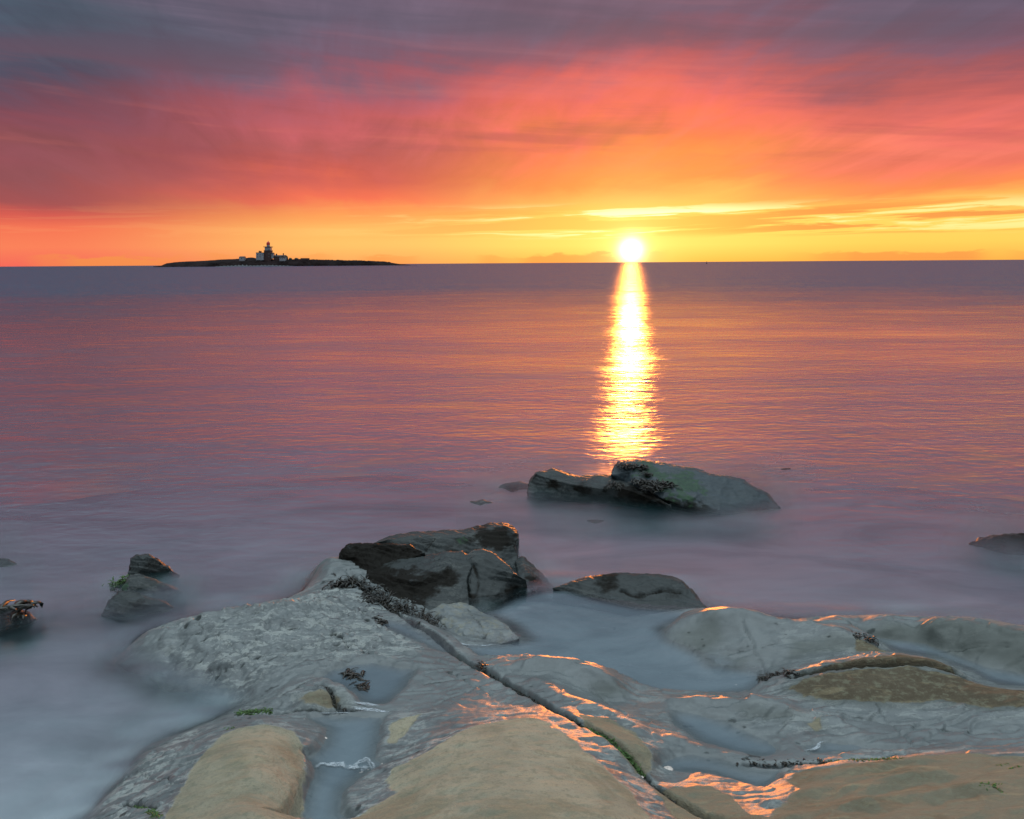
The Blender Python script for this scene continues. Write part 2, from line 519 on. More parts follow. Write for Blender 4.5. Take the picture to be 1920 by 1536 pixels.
def water_material(name, milk_c, deep_c, wave, pool=False):
    m, n = material(name)
    tcn = n.new('ShaderNodeTexCoord')
    P = tcn.outputs['Object']
    x, y, z = n.sep(P)
    rr = n.m('SQRT', n.add(n.mul(x, x), n.mul(y, y)))
    cover = n.attr('cover')
    milk = n.attr('milk')
    big = n.noise(n.vec(n.mul(x, 0.16), n.mul(y, 0.30), 0.3), 1.0, 4, 0.55, 0.4)
    mid = n.noise(n.vec(n.mul(x, 0.9), n.mul(y, 2.0), 0.7), 1.0, 5, 0.6, 0.6)
    if pool:
        hgt = n.mul(n.noise(n.vec(n.mul(x, 6.0), n.mul(y, 9.0), 0.0), 1.0, 3, 0.5), 0.0022)
        rough = 0.10
    else:
        w1 = n.noise(n.vec(n.mul(x, 0.55), n.mul(y, 1.5), 0.0), 1.0, 1.5, 0.5, 0.3)
        w2 = n.noise(n.vec(n.mul(x, 4.5), n.mul(y, 7.5), 4.0), 1.0, 2.0, 0.5, 0.3)
        w3 = n.noise(n.vec(n.mul(x, 0.05), n.mul(y, 0.11), 9.0), 1.0, 2, 0.5)
        calm = n.step(rr, 5.0, 10.5, 0.06, 1.0)
        hgt = n.mul(n.add(n.mul(w1, 0.016 * wave), n.add(n.mul(w2, 0.0088 * wave), n.mul(w3, 0.16 * wave))), calm)
        # the shoreward faces of the swell are the steeper ones
        away_ = n.sub(n.m('MAXIMUM', rr, 7.0), 7.0)
        hgt = n.add(hgt, n.mul(n.m('SQRT', n.add(n.mul(away_, away_), 40.0)), 0.030 * wave))
        far = n.step(n.add(n.m('LOGARITHM', rr, 10.0), n.mul(n.sub(n.noise(n.vec(n.mul(x, 0.012), n.mul(y, 0.03), 2.0), 1.0, 5, 0.6), 0.5), 0.5)), 1.36, 1.98)
        rough = n.add(n.step(rr, 5.0, 11.0, 0.30, 0.265), n.add(n.mul(far, 0.09), n.mul(n.add(n.mul(n.sub(big, 0.5), 0.22), n.mul(n.sub(mid, 0.5), 0.22)), n.step(rr, 6, 20, 0.2, 1.0))))
    nr = n.bump(hgt, 1.0, 1.0)
    drift = n.noise(n.vec(n.mul(x, 1.3), n.mul(y, 1.9), 3.0), 1.0, 5, 0.6, 0.8)
    if not pool:
        deep_c = n.mix(far, (*deep_c, 1.0), (0.022, 0.062, 0.098, 1.0))
    body = n.mix(n.m('MINIMUM', n.mul(milk, n.add(0.25, n.mul(n.step(drift, 0.36, 0.66), 1.0))), 1.0), deep_c, milk_c)
    dif = n.new('ShaderNodeBsdfDiffuse')
    n.put(dif.inputs[0], body)
    gl = n.new('ShaderNodeBsdfAnisotropic', distribution='BECKMANN')
    n.put(gl.inputs['Color'], (0.98, 0.98, 0.98))
    n.put(gl.inputs['Roughness'], rough)
    n.put(gl.inputs['Normal'], nr)
    if not pool:      # ripples are long across the shore and short towards it
        n.put(gl.inputs['Anisotropy'], -0.20)
        n.put(gl.inputs['Tangent'], n.vec(1.0, 0.0, 0.0))
    fr = n.new('ShaderNodeFresnel')
    fr.inputs['IOR'].default_value = 1.36
    n.put(fr.inputs['Normal'], nr)
    # a ruffled surface mirrors less at grazing angles than a still one
    frs = n.mul(fr.outputs[0], 0.9 if pool else n.sub(0.88, n.mul(far, 0.54)))
    if not pool:
        frs = n.mul(n.mul(frs, n.add(0.74, n.mul(mid, 0.52))), n.step(rr, 5.0, 15.0, 0.92, 1.0))
    mx = n.new('ShaderNodeMixShader')
    n.put(mx.inputs[0], frs)
    n.t.links.new(dif.outputs[0], mx.inputs[1])
    n.t.links.new(gl.outputs[0], mx.inputs[2])
    tr = n.new('ShaderNodeBsdfTransparent')
    # clear water shows the bed, but its surface still mirrors
    mt = n.new('ShaderNodeMixShader')
    n.put(mt.inputs[0], frs)
    n.t.links.new(tr.outputs[0], mt.inputs[1])
    n.t.links.new(gl.outputs[0], mt.inputs[2])
    if pool:
        cov = cover
    else:
        cov = n.m('MINIMUM', n.mul(cover, n.add(0.72, n.mul(mid, 0.56))), 1.0)
    top = n.new('ShaderNodeMixShader')
    n.put(top.inputs[0], cov)
    n.t.links.new((mt if pool else tr).outputs[0], top.inputs[1])
    n.t.links.new(mx.outputs[0], top.inputs[2])
    finish(n, top.outputs[0])
    return m


M_SEA = water_material('sea_water', (0.120, 0.268, 0.275), (0.006, 0.020, 0.036), 1.0)
M_POOL = water_material('pool_water', (0.175, 0.222, 0.250), (0.11, 0.145, 0.17), 1.0, True)


def simple(name, c, rough=0.8, noise_scale=8.0, var=0.35, bump=0.0, spec=0.4):
    m, n = material(name)
    P = n.new('ShaderNodeTexCoord').outputs['Object']
    a = n.noise(P, noise_scale, 5, 0.6)
    cc = n.mix(n.step(a, 0.3, 0.7), tuple(k * (1 - var) for k in c), tuple(k * (1 + var) for k in c))
    kw = dict(Base_Color=cc, Roughness=rough, Specular_IOR_Level=spec)
    if bump:
        kw['Normal'] = n.bump(n.noise(P, noise_scale * 3, 5, 0.6), 0.8, bump)
    finish(n, principled(n, **kw))
    return m


M_WEED = simple('brown_wrack', (0.015, 0.012, 0.006), 0.32, 60, 0.6, 0.002, 0.55)
M_ALGA = simple('green_weed', (0.050, 0.105, 0.020), 0.55, 80, 0.6, 0.002)
M_SHELL = simple('limpet_shell', (0.50, 0.43, 0.38), 0.6, 120, 0.35, 0.001)
M_FOAM = None
M_ISLE = simple('island_turf_and_rock', (0.013, 0.008, 0.008), 0.95, 0.05, 0.55, 0.0, 0.08)
M_BEACH = simple('island_shingle', (0.06, 0.065, 0.07), 0.9, 0.1, 0.25)
M_WHITE = simple('whitewashed_wall', (0.24, 0.235, 0.25), 0.7, 0.3, 0.10)
M_BRICK = simple('old_brown_stone', (0.055, 0.030, 0.027), 0.9, 0.4, 0.30)
M_RED = simple('red_paint', (0.50, 0.028, 0.020), 0.45, 0.5, 0.12)
M_SLATE = simple('dark_roof_slate', (0.035, 0.026, 0.026), 0.7, 0.5, 0.25)
M_HOLE = simple('window_glass', (0.02, 0.022, 0.026), 0.15, 0.5, 0.1)
M_BUSH = simple('dark_scrub', (0.030, 0.036, 0.020), 0.95, 0.5, 0.5)

mF, nF = material('sea_foam')
Pf = nF.new('ShaderNodeTexCoord').outputs['Object']
aF = nF.attr('cover')
fo = nF.noise(Pf, 70.0, 6, 0.7)
tF = nF.new('ShaderNodeBsdfTransparent')
dF = nF.new('ShaderNodeBsdfDiffuse')
nF.put(dF.inputs[0], (0.42, 0.45, 0.47))
xF = nF.new('ShaderNodeMixShader')
nF.put(xF.inputs[0], nF.mul(aF, nF.step(fo, 0.25, 0.62)))
nF.t.links.new(tF.outputs[0], xF.inputs[1])
nF.t.links.new(dF.outputs[0], xF.inputs[2])
finish(nF, xF.outputs[0])
M_FOAM = mF

# ------------------------------------------------------------------ the rock shelf: heights surveyed at points
CP = """
-- mid-left wet shelf
262 1196 .06|300 1178 .10|340 1168 .13|420 1150 .16|480 1142 .18|540 1140 .18|590 1134 .17|640 1118 .15
250 1232 .015|290 1222 .06|360 1215 .10|450 1205 .14|540 1195 .15|630 1175 .15|700 1165 .14|760 1175 .13
420 1245 .10|500 1240 .12|560 1225 .14|640 1215 .145|700 1215 .14|770 1205 .13|820 1205 .12
480 1270 .09|560 1258 .13|600 1250 .135|640 1240 .14|450 1290 .05|400 1270 .05|520 1290 .10
840 1235 .13|880 1262 .15|820 1270 .145|820 1310 .15|880 1300 .165|930 1295 .17|960 1315 .18
-- knoll behind the left of the crack
612 1051 .17|640 1060 .17|590 1066 .10|600 1085 .12|640 1085 .14|580 1100 .05|620 1110 .13|660 1110 .13|680 1130 .13
-- ledge
560 1297 .165|610 1300 .175|650 1305 .16|520 1312 .14|480 1325 .10|560 1318 .15|600 1325 .15|660 1325 .13|540 1334 .10|620 1334 .11
-- left slab
400 1352 .09|460 1346 .14|530 1347 .15|430 1375 .18|500 1375 .20|450 1410 .235|520 1410 .225|560 1400 .17|575 1430 .15
500 1455 .26|430 1460 .24|555 1470 .18|480 1520 .30|400 1520 .25|545 1525 .19|370 1420 .16|330 1470 .16|300 1528 .18|350 1500 .21
250 1480 .08|200 1488 .03|340 1385 .07|280 1400 .03|255 1430 .03|230 1525 .09|180 1520 .03
-- centre slab
745 1345 .15|735 1370 .15|800 1338 .165|880 1325 .18|960 1330 .20|740 1410 .15|850 1390 .235|950 1370 .24|1020 1370 .235
760 1440 .20|720 1462 .17|900 1440 .285|1000 1440 .29|1100 1430 .25|680 1490 .16|690 1530 .18|800 1500 .265|950 1500 .325|1080 1500 .31|1180 1490 .25|1000 1534 .34|1220 1534 .25|820 1534 .29
-- right bank of the crack
900 1243 .13|960 1243 .17|1010 1244 .185|1060 1250 .19|1110 1260 .18|1150 1275 .165|1180 1295 .125|1000 1268 .175|1050 1290 .18|1100 1290 .145|1150 1300 .125
1010 1290 .19|1060 1315 .20|1120 1340 .205|1180 1365 .19|1240 1385 .17|1090 1350 .215|1150 1385 .225|1210 1415 .20|1180 1415 .215|1220 1440 .17|1200 1330 .14|1250 1345 .13
-- right ridge
1245 1182 .085|1275 1165 .13|1310 1153 .17|1360 1153 .185|1420 1156 .19|1500 1168 .175|1560 1179 .175|1610 1195 .165|1660 1220 .12|1690 1228 .10
1265 1200 .075|1310 1185 .115|1360 1185 .12|1330 1215 .075|1400 1195 .13|1480 1195 .14|1560 1205 .145|1450 1225 .11|1380 1240 .075|1520 1240 .12|1600 1225 .13|1340 1232 .07
-- far right ridge
1470 1168 .12|1520 1162 .14|1580 1159 .165|1660 1160 .19|1750 1167 .215|1840 1185 .22|1920 1208 .21|1990 1230 .2
1640 1182 .13|1720 1195 .125|1800 1220 .125|1870 1240 .13|1920 1252 .13
-- split dome
1470 1262 .13|1520 1247 .175|1600 1235 .20|1680 1231 .215|1750 1240 .21|1800 1260 .185|1822 1276 .14|1860 1290 .15
1440 1277 .13|1500 1263 .17|1580 1257 .19|1680 1254 .20|1770 1264 .20|1830 1282 .20|1920 1303 .22|2000 1325 .22
1480 1288 .155|1560 1305 .175|1650 1312 .185|1760 1322 .19|1880 1332 .20|1430 1300 .11
-- wet band below it
1240 1310 .125|1300 1313 .145|1360 1317 .15|1430 1320 .15|1500 1318 .15|1560 1328 .155|1640 1345 .155|1760 1352 .165|1880 1365 .18|1960 1370 .19
1300 1345 .135|1400 1350 .145|1480 1370 .15|1560 1370 .155|1650 1380 .155|1480 1395 .14|1760 1390 .165|1860 1400 .18
-- lower right dome
1460 1427 .15|1540 1428 .165|1640 1427 .19|1720 1422 .205|1800 1422 .225|1900 1438 .245|1500 1450 .185|1600 1455 .225|1720 1455 .26|1840 1462 .29
1480 1490 .22|1600 1500 .29|1720 1500 .315|1850 1510 .35|1540 1530 .30|1700 1534 .36|1900 1534 .39|1980 1460 .30
1250 1470 .16|1330 1475 .18|1400 1490 .20|1290 1505 .195|1360 1530 .23|1290 1534 .20|1440 1530 .25|1420 1440 .14|1360 1420 .14|1300 1400 .145
"""
pts = []
for lnx in CP.strip().splitlines():
    if lnx.startswith('--'):
        continue
    for t in lnx.split('|'):
        a = t.split()
        pts.append(at(float(a[0]), float(a[1]), float(a[2])))
BED = """
60 1530 -.12|120 1440 -.14|60 1360 -.20|160 1330 -.18|210 1290 -.14|60 1260 -.22|160 1210 -.18|250 1180 -.10|330 1150 -.09|100 1170 -.12|30 1200 -.10
330 1322 -.10|260 1340 -.09|230 1380 -.07|190 1440 -.09|165 1500 -.08|300 1292 -.035|370 1300 -.03|420 1318 -.01|400 1332 -.03|300 1262 -.015|250 1270 -.05
420 1125 -.15|500 1115 -.15|560 1100 -.10|480 1080 -.30|350 1090 -.22|250 1020 -.35|100 1010 -.4|20 1080 -.25|700 985 -.4|560 1010 -.35|860 960 -.45|1020 1020 -.35|1060 1070 -.22
1150 1050 -.3|1300 1080 -.28|1380 1120 -.22|1500 1130 -.2|1650 1130 -.2|1800 1140 -.2|1920 1160 -.2|1500 1050 -.45|1700 1050 -.4|1900 1080 -.3|1250 960 -.5|1600 950 -.6|600 900 -.6|100 900 -.6|1900 900 -.7
300 800 -.9|960 800 -.9|1600 800 -.9
900 1150 .02|1000 1130 .0|1100 1140 .0|1200 1145 .0|1300 1150 .02|1000 1190 -.01|1120 1190 -.02|1220 1200 -.0|1100 1230 -.0|1250 1240 0|1350 1262 .01|1420 1275 .04|1300 1290 .03|960 1225 .03
"""
bedpts = []
for lnx in BED.strip().splitlines():
    for t in lnx.split('|'):
        a = t.split()
        p = at(float(a[0]), float(a[1]), 0.0)
        p[2] = float(a[2])
        bedpts.append(p)
EXTRA = [(-1.6, 2.1, .05), (-2.2, 1.6, .0), (-3.5, 2.5, -.3), (-4, 4, -.4), (-5, 6, -.7), (-1.0, 1.6, .25), (0, 1.6, .36), (1, 1.6, .40), (2, 1.6, .42), (0, .8, .42), (-1.2, .8, .3), (1.5, .8, .5),
         (3, 2.0, .42), (3, 3, .30), (3.2, 4.2, .22), (3.6, 5.2, -.1), (4.5, 4, .15), (4.5, 6, -.5), (6, 3, .2), (6, 5, -.3), (-6, 1, -.5), (6, 1, .4), (-3, 0.5, -.1), (-7, 9, -1), (7, 9, -1), (0, 11, -1.1), (4, 8, -.9), (-4, 8.5, -.9)]
CTRL = np.vstack([np.array(pts), np.array(bedpts), np.array(EXTRA, float)])
_c = 0.07


def _phi(r2):
    return np.sqrt(r2 + _c * _c)


def solve_rbf():
    X, zv = CTRL[:, :2], CTRL[:, 2]
    n = len(X)
    d2 = ((X[:, None] - X[None]) ** 2).sum(2)
    A = np.zeros((n + 3, n + 3))
    A[:n, :n] = _phi(d2) - np.eye(n) * 0.012
    A[:n, n] = 1
    A[:n, n + 1:n + 3] = X
    A[n, :n] = 1
    A[n + 1:n + 3, :n] = X.T
    b = np.concatenate([zv, np.zeros(3)])
    return np.linalg.solve(A, b)


RBF = solve_rbf()


def base_height(P):
    out = np.empty(len(P))
    X = CTRL[:, :2]
    n = len(X)
    for s in range(0, len(P), 20000):
        q = P[s:s + 20000]
        d2 = (q[:, 0:1] - X[None, :, 0]) ** 2 + (q[:, 1:2] - X[None, :, 1]) ** 2
        out[s:s + 20000] = _phi(d2) @ RBF[:n] + RBF[n] + q @ RBF[n + 1:n + 3]
    return out


# pools: outline as seen, level
POOLS = [
    ('big', 0.075, [(905, 1150), (960, 1122), (1010, 1108), (1060, 1104), (1120, 1122), (1200, 1138), (1330, 1146), (1300, 1158), (1245, 1180), (1262, 1202), (1318, 1228), (1335, 1246), (1415, 1256), (1442, 1268), (1436, 1284), (1415, 1300), (1330, 1310), (1235, 1304), (1190, 1294), (1120, 1264), (1050, 1248), (960, 1241), (900, 1244), (862, 1218), (835, 1192), (880, 1206), (940, 1206), (985, 1198), (960, 1172), (900, 1148)]),
    ('channel', 0.128, [(580, 1340), (640, 1341), (700, 1336), (726, 1342), (722, 1380), (712, 1420), (735, 1436), (690, 1452), (655, 1485), (650, 1520), (680, 1550), (500, 1600), (545, 1545), (560, 1490), (580, 1450), (566, 1425), (600, 1395), (604, 1370), (575, 1350)]),
    ('upper', 0.132, [(610, 1256), (660, 1242), (700, 1238), (760, 1250), (788, 1252), (776, 1278), (760, 1300), (735, 1320), (700, 1326), (672, 1322), (650, 1300), (610, 1285), (590, 1275)]),
    ('right_flat', 0.133, [(1262, 1330), (1310, 1334), (1360, 1350), (1420, 1378), (1490, 1402), (1525, 1418), (1440, 1424), (1380, 1420), (1310, 1396), (1262, 1362), (1250, 1345)]),
    ('limpet', 0.146, [(1232, 1424), (1262, 1412), (1300, 1412), (1345, 1420), (1400, 1440), (1440, 1445), (1470, 1440), (1462, 1470), (1430, 1490), (1380, 1470), (1330, 1455), (1270, 1455), (1225, 1445)]),
    ('far_right', 0.118, [(1560, 1172), (1630, 1190), (1740, 1204), (1800, 1228), (1860, 1250), (1930, 1262), (2020, 1285), (2020, 1315), (1930, 1294), (1850, 1280), (1815, 1256), (1750, 1234), (1680, 1222), (1630, 1198), (1590, 1186)]),
    ('foam', 0.146, [(1500, 1398), (1545, 1386), (1600, 1390), (1660, 1404), (1730, 1402), (1770, 1408), (1700, 1416), (1640, 1414), (1560, 1418), (1520, 1416)]),
    ('brow', 0.128, [(700, 1170), (730, 1160), (770, 1168), (800, 1186), (830, 1206), (850, 1222), (830, 1226), (790, 1210), (740, 1190)]),
]
DRY = [  # dry stone, outline as seen and about how high it lies
    (0.22, [(405, 1366), (440, 1352), (500, 1345), (545, 1350), (572, 1376), (575, 1410), (562, 1440), (566, 1460), (555, 1500), (520, 1640), (150, 1640), (300, 1500), (345, 1450), (372, 1400)]),
    (0.26, [(985, 1333), (1010, 1340), (1060, 1378), (1120, 1420), (1180, 1462), (1250, 1525), (1420, 1640), (760, 1640), (720, 1545), (690, 1522), (655, 1495), (660, 1478), (700, 1462), (745, 1450), (722, 1425), (740, 1400), (800, 1385), (870, 1352), (930, 1342)]),
    (0.16, [(735, 1352), (760, 1344), (792, 1342), (775, 1365), (745, 1388), (730, 1388)]),
    (0.21, [(1082, 1345), (1140, 1350), (1190, 1372), (1225, 1410), (1222, 1438), (1196, 1445), (1150, 1408), (1100, 1375)]),
    (0.20, [(1225, 1462), (1270, 1456), (1330, 1456), (1375, 1475), (1400, 1500), (1440, 1515), (1500, 1470), (1480, 1450), (1500, 1434), (1600, 1428), (1700, 1420), (1800, 1420), (1930, 1440), (2100, 1470), (2200, 1640), (1450, 1640), (1300, 1535)]),
    (0.19, [(1478, 1275), (1520, 1264), (1600, 1258), (1700, 1256), (1800, 1272), (1930, 1302), (2080, 1330), (2080, 1360), (1930, 1338), (1850, 1332), (1760, 1316), (1640, 1314), (1570, 1308), (1510, 1292)]),
    (0.20, [(1500, 1252), (1600, 1238), (1690, 1232), (1770, 1244), (1818, 1272), (1760, 1256), (1680, 1250), (1560, 1252)]),
    (0.14, [(1600, 1206), (1640, 1212), (1680, 1226), (1640, 1228), (1604, 1224)]),
    (0.155, [(1515, 1358), (1540, 1352), (1545, 1364), (1530, 1370)]),
    (0.11, [(560, 1326), (600, 1318), (640, 1325), (620, 1337), (570, 1337)]),
]
DRY_XY = [XYR(p, zl) for zl, p in DRY]
POOL_XY = [(nm, lv, XY(p, lv)) for nm, lv, p in POOLS]
CRACK = smooth_line(XY([(648, 1068), (700, 1104), (760, 1147), (812, 1178), (850, 1212), (900, 1249), (955, 1286), (1012, 1328), (1062, 1368), (1122, 1408), (1182, 1447), (1232, 1490), (1300, 1538), (1380, 1600)], 0.16))
CRACKS = [  # polyline, width m, depth m
    (CRACK, 0.012, 0.060),
    (smooth_line(XY([(1478, 1260), (1560, 1254), (1680, 1251), (1780, 1260), (1824, 1275)], 0.19)), 0.012, 0.050),
    (smooth_line(XY([(590, 1290), (618, 1300), (632, 1318), (650, 1330)], 0.15)), 0.010, 0.022),
    (smooth_line(XY([(430, 1338), (500, 1338), (600, 1338), (690, 1334)], 0.12)), 0.014, 0.022),
    (smooth_line(XY([(1380, 1424), (1440, 1430), (1540, 1430), (1640, 1429), (1700, 1424)], 0.16)), 0.010, 0.018),
    (smooth_line(XY([(230, 1490), (262, 1512), (300, 1540)], 0.12)), 0.010, 0.02),
    (smooth_line(XY([(880, 1272), (830, 1276), (790, 1282)], 0.15)), 0.006, 0.008),
    (smooth_line(XY([(1200, 1247), (1300, 1258), (1400, 1270), (1450, 1276)], 0.04)), 0.02, 0.02),
    (smooth_line(XY([(520, 1302), (555, 1290), (590, 1282)], 0.14)), 0.012, 0.014),
]
FAR_RIDGE = XY([(1600, 1172), (1660, 1166), (1750, 1172), (1850, 1192), (2000, 1230), (2000, 1268), (1920, 1246), (1800, 1214), (1700, 1190), (1640, 1180)], 0.17)
PALE_FLANK = XY([(345, 1352), (420, 1346), (372, 1400), (300, 1500), (220, 1600), (120, 1560), (190, 1480), (260, 1415)], 0.08)
SHADED_FACES = [XY(p_, z_) for z_, p_ in ((.10, [(1270, 1188), (1345, 1178), (1358, 1200), (1315, 1218)]), (.09, [(1340, 1234), (1395, 1232), (1400, 1248), (1345, 1248)]), (.12, [(1490, 1208), (1600, 1210), (1620, 1228), (1480, 1232)]),
              (.14, [(1110, 1290), (1170, 1288), (1176, 1304), (1120, 1308)]), (.11, [(560, 1322), (650, 1318), (660, 1338), (560, 1338)]), (.15, [(1380, 1328), (1500, 1340), (1480, 1352), (1400, 1344)]))]  # steep front faces under the lips: shade put into the tone
RIBS = [  # crest lines that catch the sun: polyline, width, height
    (XY([(955, 1243), (1020, 1244), (1090, 1254), (1150, 1274), (1178, 1294)], 0.18), 0.05, 0.018),
    (XY([(975, 1266), (1030, 1288), (1090, 1318), (1160, 1350), (1235, 1382)], 0.19), 0.05, 0.018),
    (XY([(1235, 1308), (1300, 1312), (1380, 1318), (1430, 1320), (1500, 1320)], 0.15), 0.05, 0.016),
    (XY([(1240, 1388), (1300, 1396), (1360, 1412), (1430, 1424)], 0.15), 0.04, 0.014),
    (XY([(1380, 1317), (1450, 1332), (1520, 1345), (1600, 1358)], 0.15), 0.06, 0.012),
    (XY([(1305, 1152), (1400, 1155), (1500, 1168), (1600, 1190)], 0.18), 0.05, 0.016),
    (XY([(330, 1169), (420, 1150), (480, 1142), (540, 1140), (600, 1132), (650, 1112)], 0.17), 0.05, 0.020),
    (XY([(460, 1276), (540, 1258), (600, 1248), (650, 1236)], 0.13), 0.06, 0.010),
    (XY([(1230, 1342), (1290, 1348), (1340, 1346)], 0.13), 0.03, 0.010),
    (XY([(1520, 1462), (1600, 1445), (1680, 1432), (1760, 1428)], 0.21), 0.035, 0.013),
    (XY([(1560, 1490), (1660, 1466), (1740, 1455), (1800, 1452)], 0.26), 0.035, 0.014),
    (XY([(1600, 1520), (1680, 1494), (1780, 1480), (1880, 1482)], 0.31), 0.04, 0.015),
    (XY([(1420, 1500), (1520, 1478), (1600, 1470)], 0.24), 0.04, 0.010),
    (XY([(1450, 1530), (1560, 1520), (1650, 1512)], 0.29), 0.04, 0.010),
]


JOINTS = [(*XY([a, b], zq), wq, dq) for a, b, zq, wq, dq in (
    ((300, 1215), (520, 1165), .1, .007, .014), ((420, 1262), (700, 1180), .13, .006, .012), ((560, 1150), (700, 1235), .14, .006, .012), ((360, 1180), (480, 1250), .1, .006, .012),
    ((800, 1325), (960, 1262), .16, .005, .010), ((840, 1252), (930, 1310), .16, .005, .010), ((1260, 1215), (1480, 1215), .11, .006, .012), ((1380, 1160), (1450, 1240), .15, .005, .010),
    ((1300, 1340), (1640, 1352), .15, .005, .010), ((1520, 1330), (1900, 1392), .16, .006, .012), ((1640, 1320), (1720, 1410), .16, .005, .010), ((1700, 1200), (1920, 1232), .15, .006, .012),
    ((230, 1420), (360, 1520), .1, .005, .012), ((1100, 1268), (1180, 1340), .18, .005, .010))]


def shelf(P):
    """height and material fields of the shelf at plan points P"""
    N = len(P)
    P3 = np.column_stack([P, np.zeros(N)])
    wob = np.column_stack([fbm(P3 * 5.0, 3, 0.5, 11), fbm(P3 * 5.0 + 40, 3, 0.5, 12)]) * 0.035
    wob2 = np.column_stack([fbm(P3 * 22.0, 2, 0.5, 13), fbm(P3 * 22.0 + 40, 2, 0.5, 14)]) * 0.010
    Pw = P + wob * 0.5 + wob2
    h = base_height(P)
    for ln, wd, ht in RIBS:
        d, t, _ = line_d(Pw, smooth_line(ln, 6))
        h += 1.25 * ht * np.exp(-(d / wd) ** 2) * sst(t, 0, .12) * sst(1 - t, 0, .12)
    dry = np.zeros(N)
    for pg in DRY_XY:
        dry = np.maximum(dry, sst(poly_sd(Pw, pg), -0.035, 0.035))
    # relief: gentle on worn dry domes, rough and layered on the wet shelf
    big = fbm(P3 * 2.2, 4, 0.5, 3)
    fine = fbm(P3 * np.array([14, 26, 1.]), 4, 0.55, 4)
    mlq = sst(poly_sd(P, XY([(230, 1240), (300, 1170), (480, 1135), (640, 1100), (800, 1180), (780, 1240), (560, 1262), (430, 1285), (330, 1260)], 0.12)), -0.1, 0.15)
    terr = fbm(P3 * np.array([3.2, 9.0, 1.]) + 7, 4, 0.55, 5)
    lay = np.abs(((terr * 3.0) % 1.0) - 0.5)
    h += big * 0.016 + fine * (0.004 + 0.0025 * (1 - dry))
    h += mlq * ((lay - 0.25) * 0.042 + fbm(P3 * np.array([16, 40, 1.]), 3, 0.5, 6) * 0.011)
    wetm = (1 - dry) * sst(h, -0.03, 0.03)
    bed = fbm(P3 * np.array([1.5, 3.6, 1.]) + 31, 4, 0.5, 44) * 4.5 + P[:, 1] * 2.2
    fr_ = bed - np.floor(bed)
    amp = np.clip(0.3 + 1.2 * vnoise(P3 * 1.7 + 9, 45), 0, 1.3)
    h += wetm * 0.010 * amp * (sst(fr_, 0.0, 0.10) - fr_)
    jn = np.zeros(N)
    for q0, q1, wq, dq in JOINTS:
        dj, tj, _ = line_d(P + wob2 * 1.3 + wob * 0.4, np.array([q0, q1]))
        jn = np.maximum(jn, np.exp(-(dj / wq) ** 2) * sst(tj, 0, .15) * sst(1 - tj, 0, .15) * dq)
    h -= jn * wetm
    h += 0.005 * dry
    gran = fbm(P3 * 70, 2, 0.6, 8)
    h += gran * 0.0016 * (1 - dry) * (h > -0.02)
    rdome = sst(poly_sd(P, DRY_XY[4]), -0.05, 0.2)
    uu = P[:, 0] * 0.45 - P[:, 1] * 0.9
    ww = P[:, 0] * 0.9 + P[:, 1] * 0.45
    rid = 1 - np.abs(fbm(np.column_stack([ww * 2.2, uu * 9.0, np.zeros(N)]), 3, 0.5, 9)) * 2
    h += rdome * (rid - 0.5) * 0.012
    for nm, lv, pg in POOL_XY:
        sd = poly_sd(P + wob2 * 1.2, pg)
        near = sd > -0.14
        tgt = lv - np.minimum(np.maximum(sd, 0) * 0.22, 0.045) + fine * 0.003
        inner = sst(sd, -0.01, 0.05)
        h = np.where(sd > -0.01, h * (1 - inner) + np.minimum(h, tgt) * inner, h)
        h = np.where((sd > -0.01) & (h > lv - 0.002), h * (1 - inner) + (lv - 0.004) * inner, h)
        if nm not in ('big', 'far_right'):
            rim = lv + 0.006 * sst(-sd, 0.0, 0.03)
            wgt = sst(sd, -0.14, -0.03) * (sd <= 0)
            h = np.where(near & (sd <= 0), np.maximum(h, h * (1 - wgt) + np.maximum(h, rim) * wgt), h)
    stain = np.clip(jn / 0.014, 0, 1) * 0.75 * wetm
    alga = np.zeros(N)
    for i, (ln, wd, dp) in enumerate(CRACKS):
        d, t, sd = line_d(P + wob2 * (0.5 if i < 2 else 0.9), ln)
        ends = sst(t, 0, .06) * sst(1 - t, 0, .06)
        wv = wd * (0.75 + 0.5 * vnoise(np.column_stack([t * 60, t * 0, t * 0]), 21 + i))
        g = np.exp(-(d / wv) ** 2)
        h -= dp * g * ends
        if i == 1:   # the upper lip of the split dome stands over the slit
            h += 0.012 * np.exp(-np.maximum(d - 0.01, 0) / 0.06) * (sd > 0) * ends
        stain = np.maximum(stain, np.exp(-(d / (wv * 1.0)) ** 2) * ends * (0.95 if i != 7 else .5))
    d, t, _ = line_d(P, CRACK)
    alga = np.maximum(alga, np.exp(-(d / 0.018) ** 2) * (sst(t, .66, .70) * sst(.84 - t, 0, .03)))
    # hollows and pits of the wet shelf
    pit = vnoise(P3 * np.array([9, 22, 1.]) + 3, 31) * vnoise(P3 * np.array([24, 50, 1.]), 32)
    pm = sst(pit, 0.52, 0.68) * mlq
    h -= pm * 0.018
    stain = np.maximum(stain, pm * 0.95)
    # pebbly dark specks
    sp = sst(vnoise(P3 * np.array([30, 55, 1.]) + 17, 33) * vnoise(P3 * 11.0, 34), 0.66, 0.78) * (1 - dry) * 0.7
    stain = np.maximum(stain, sp)
    stain = np.maximum(stain, sst(-h, 0.35, 0.7) * 0.5)
    halo = np.zeros(N)
    for pg in DRY_XY:
        halo = np.maximum(halo, sst(poly_sd(Pw, pg), -0.16, -0.01))
    crust = np.clip(np.maximum(mlq * (0.10 + 0.95 * vnoise(P3 * np.array([3, 7, 1.]), 36)), 0.55 * halo) + 0.30 * sst(fbm(P3 * 3.5, 3, 0.5, 37), 0.05, 0.4), 0, 1)
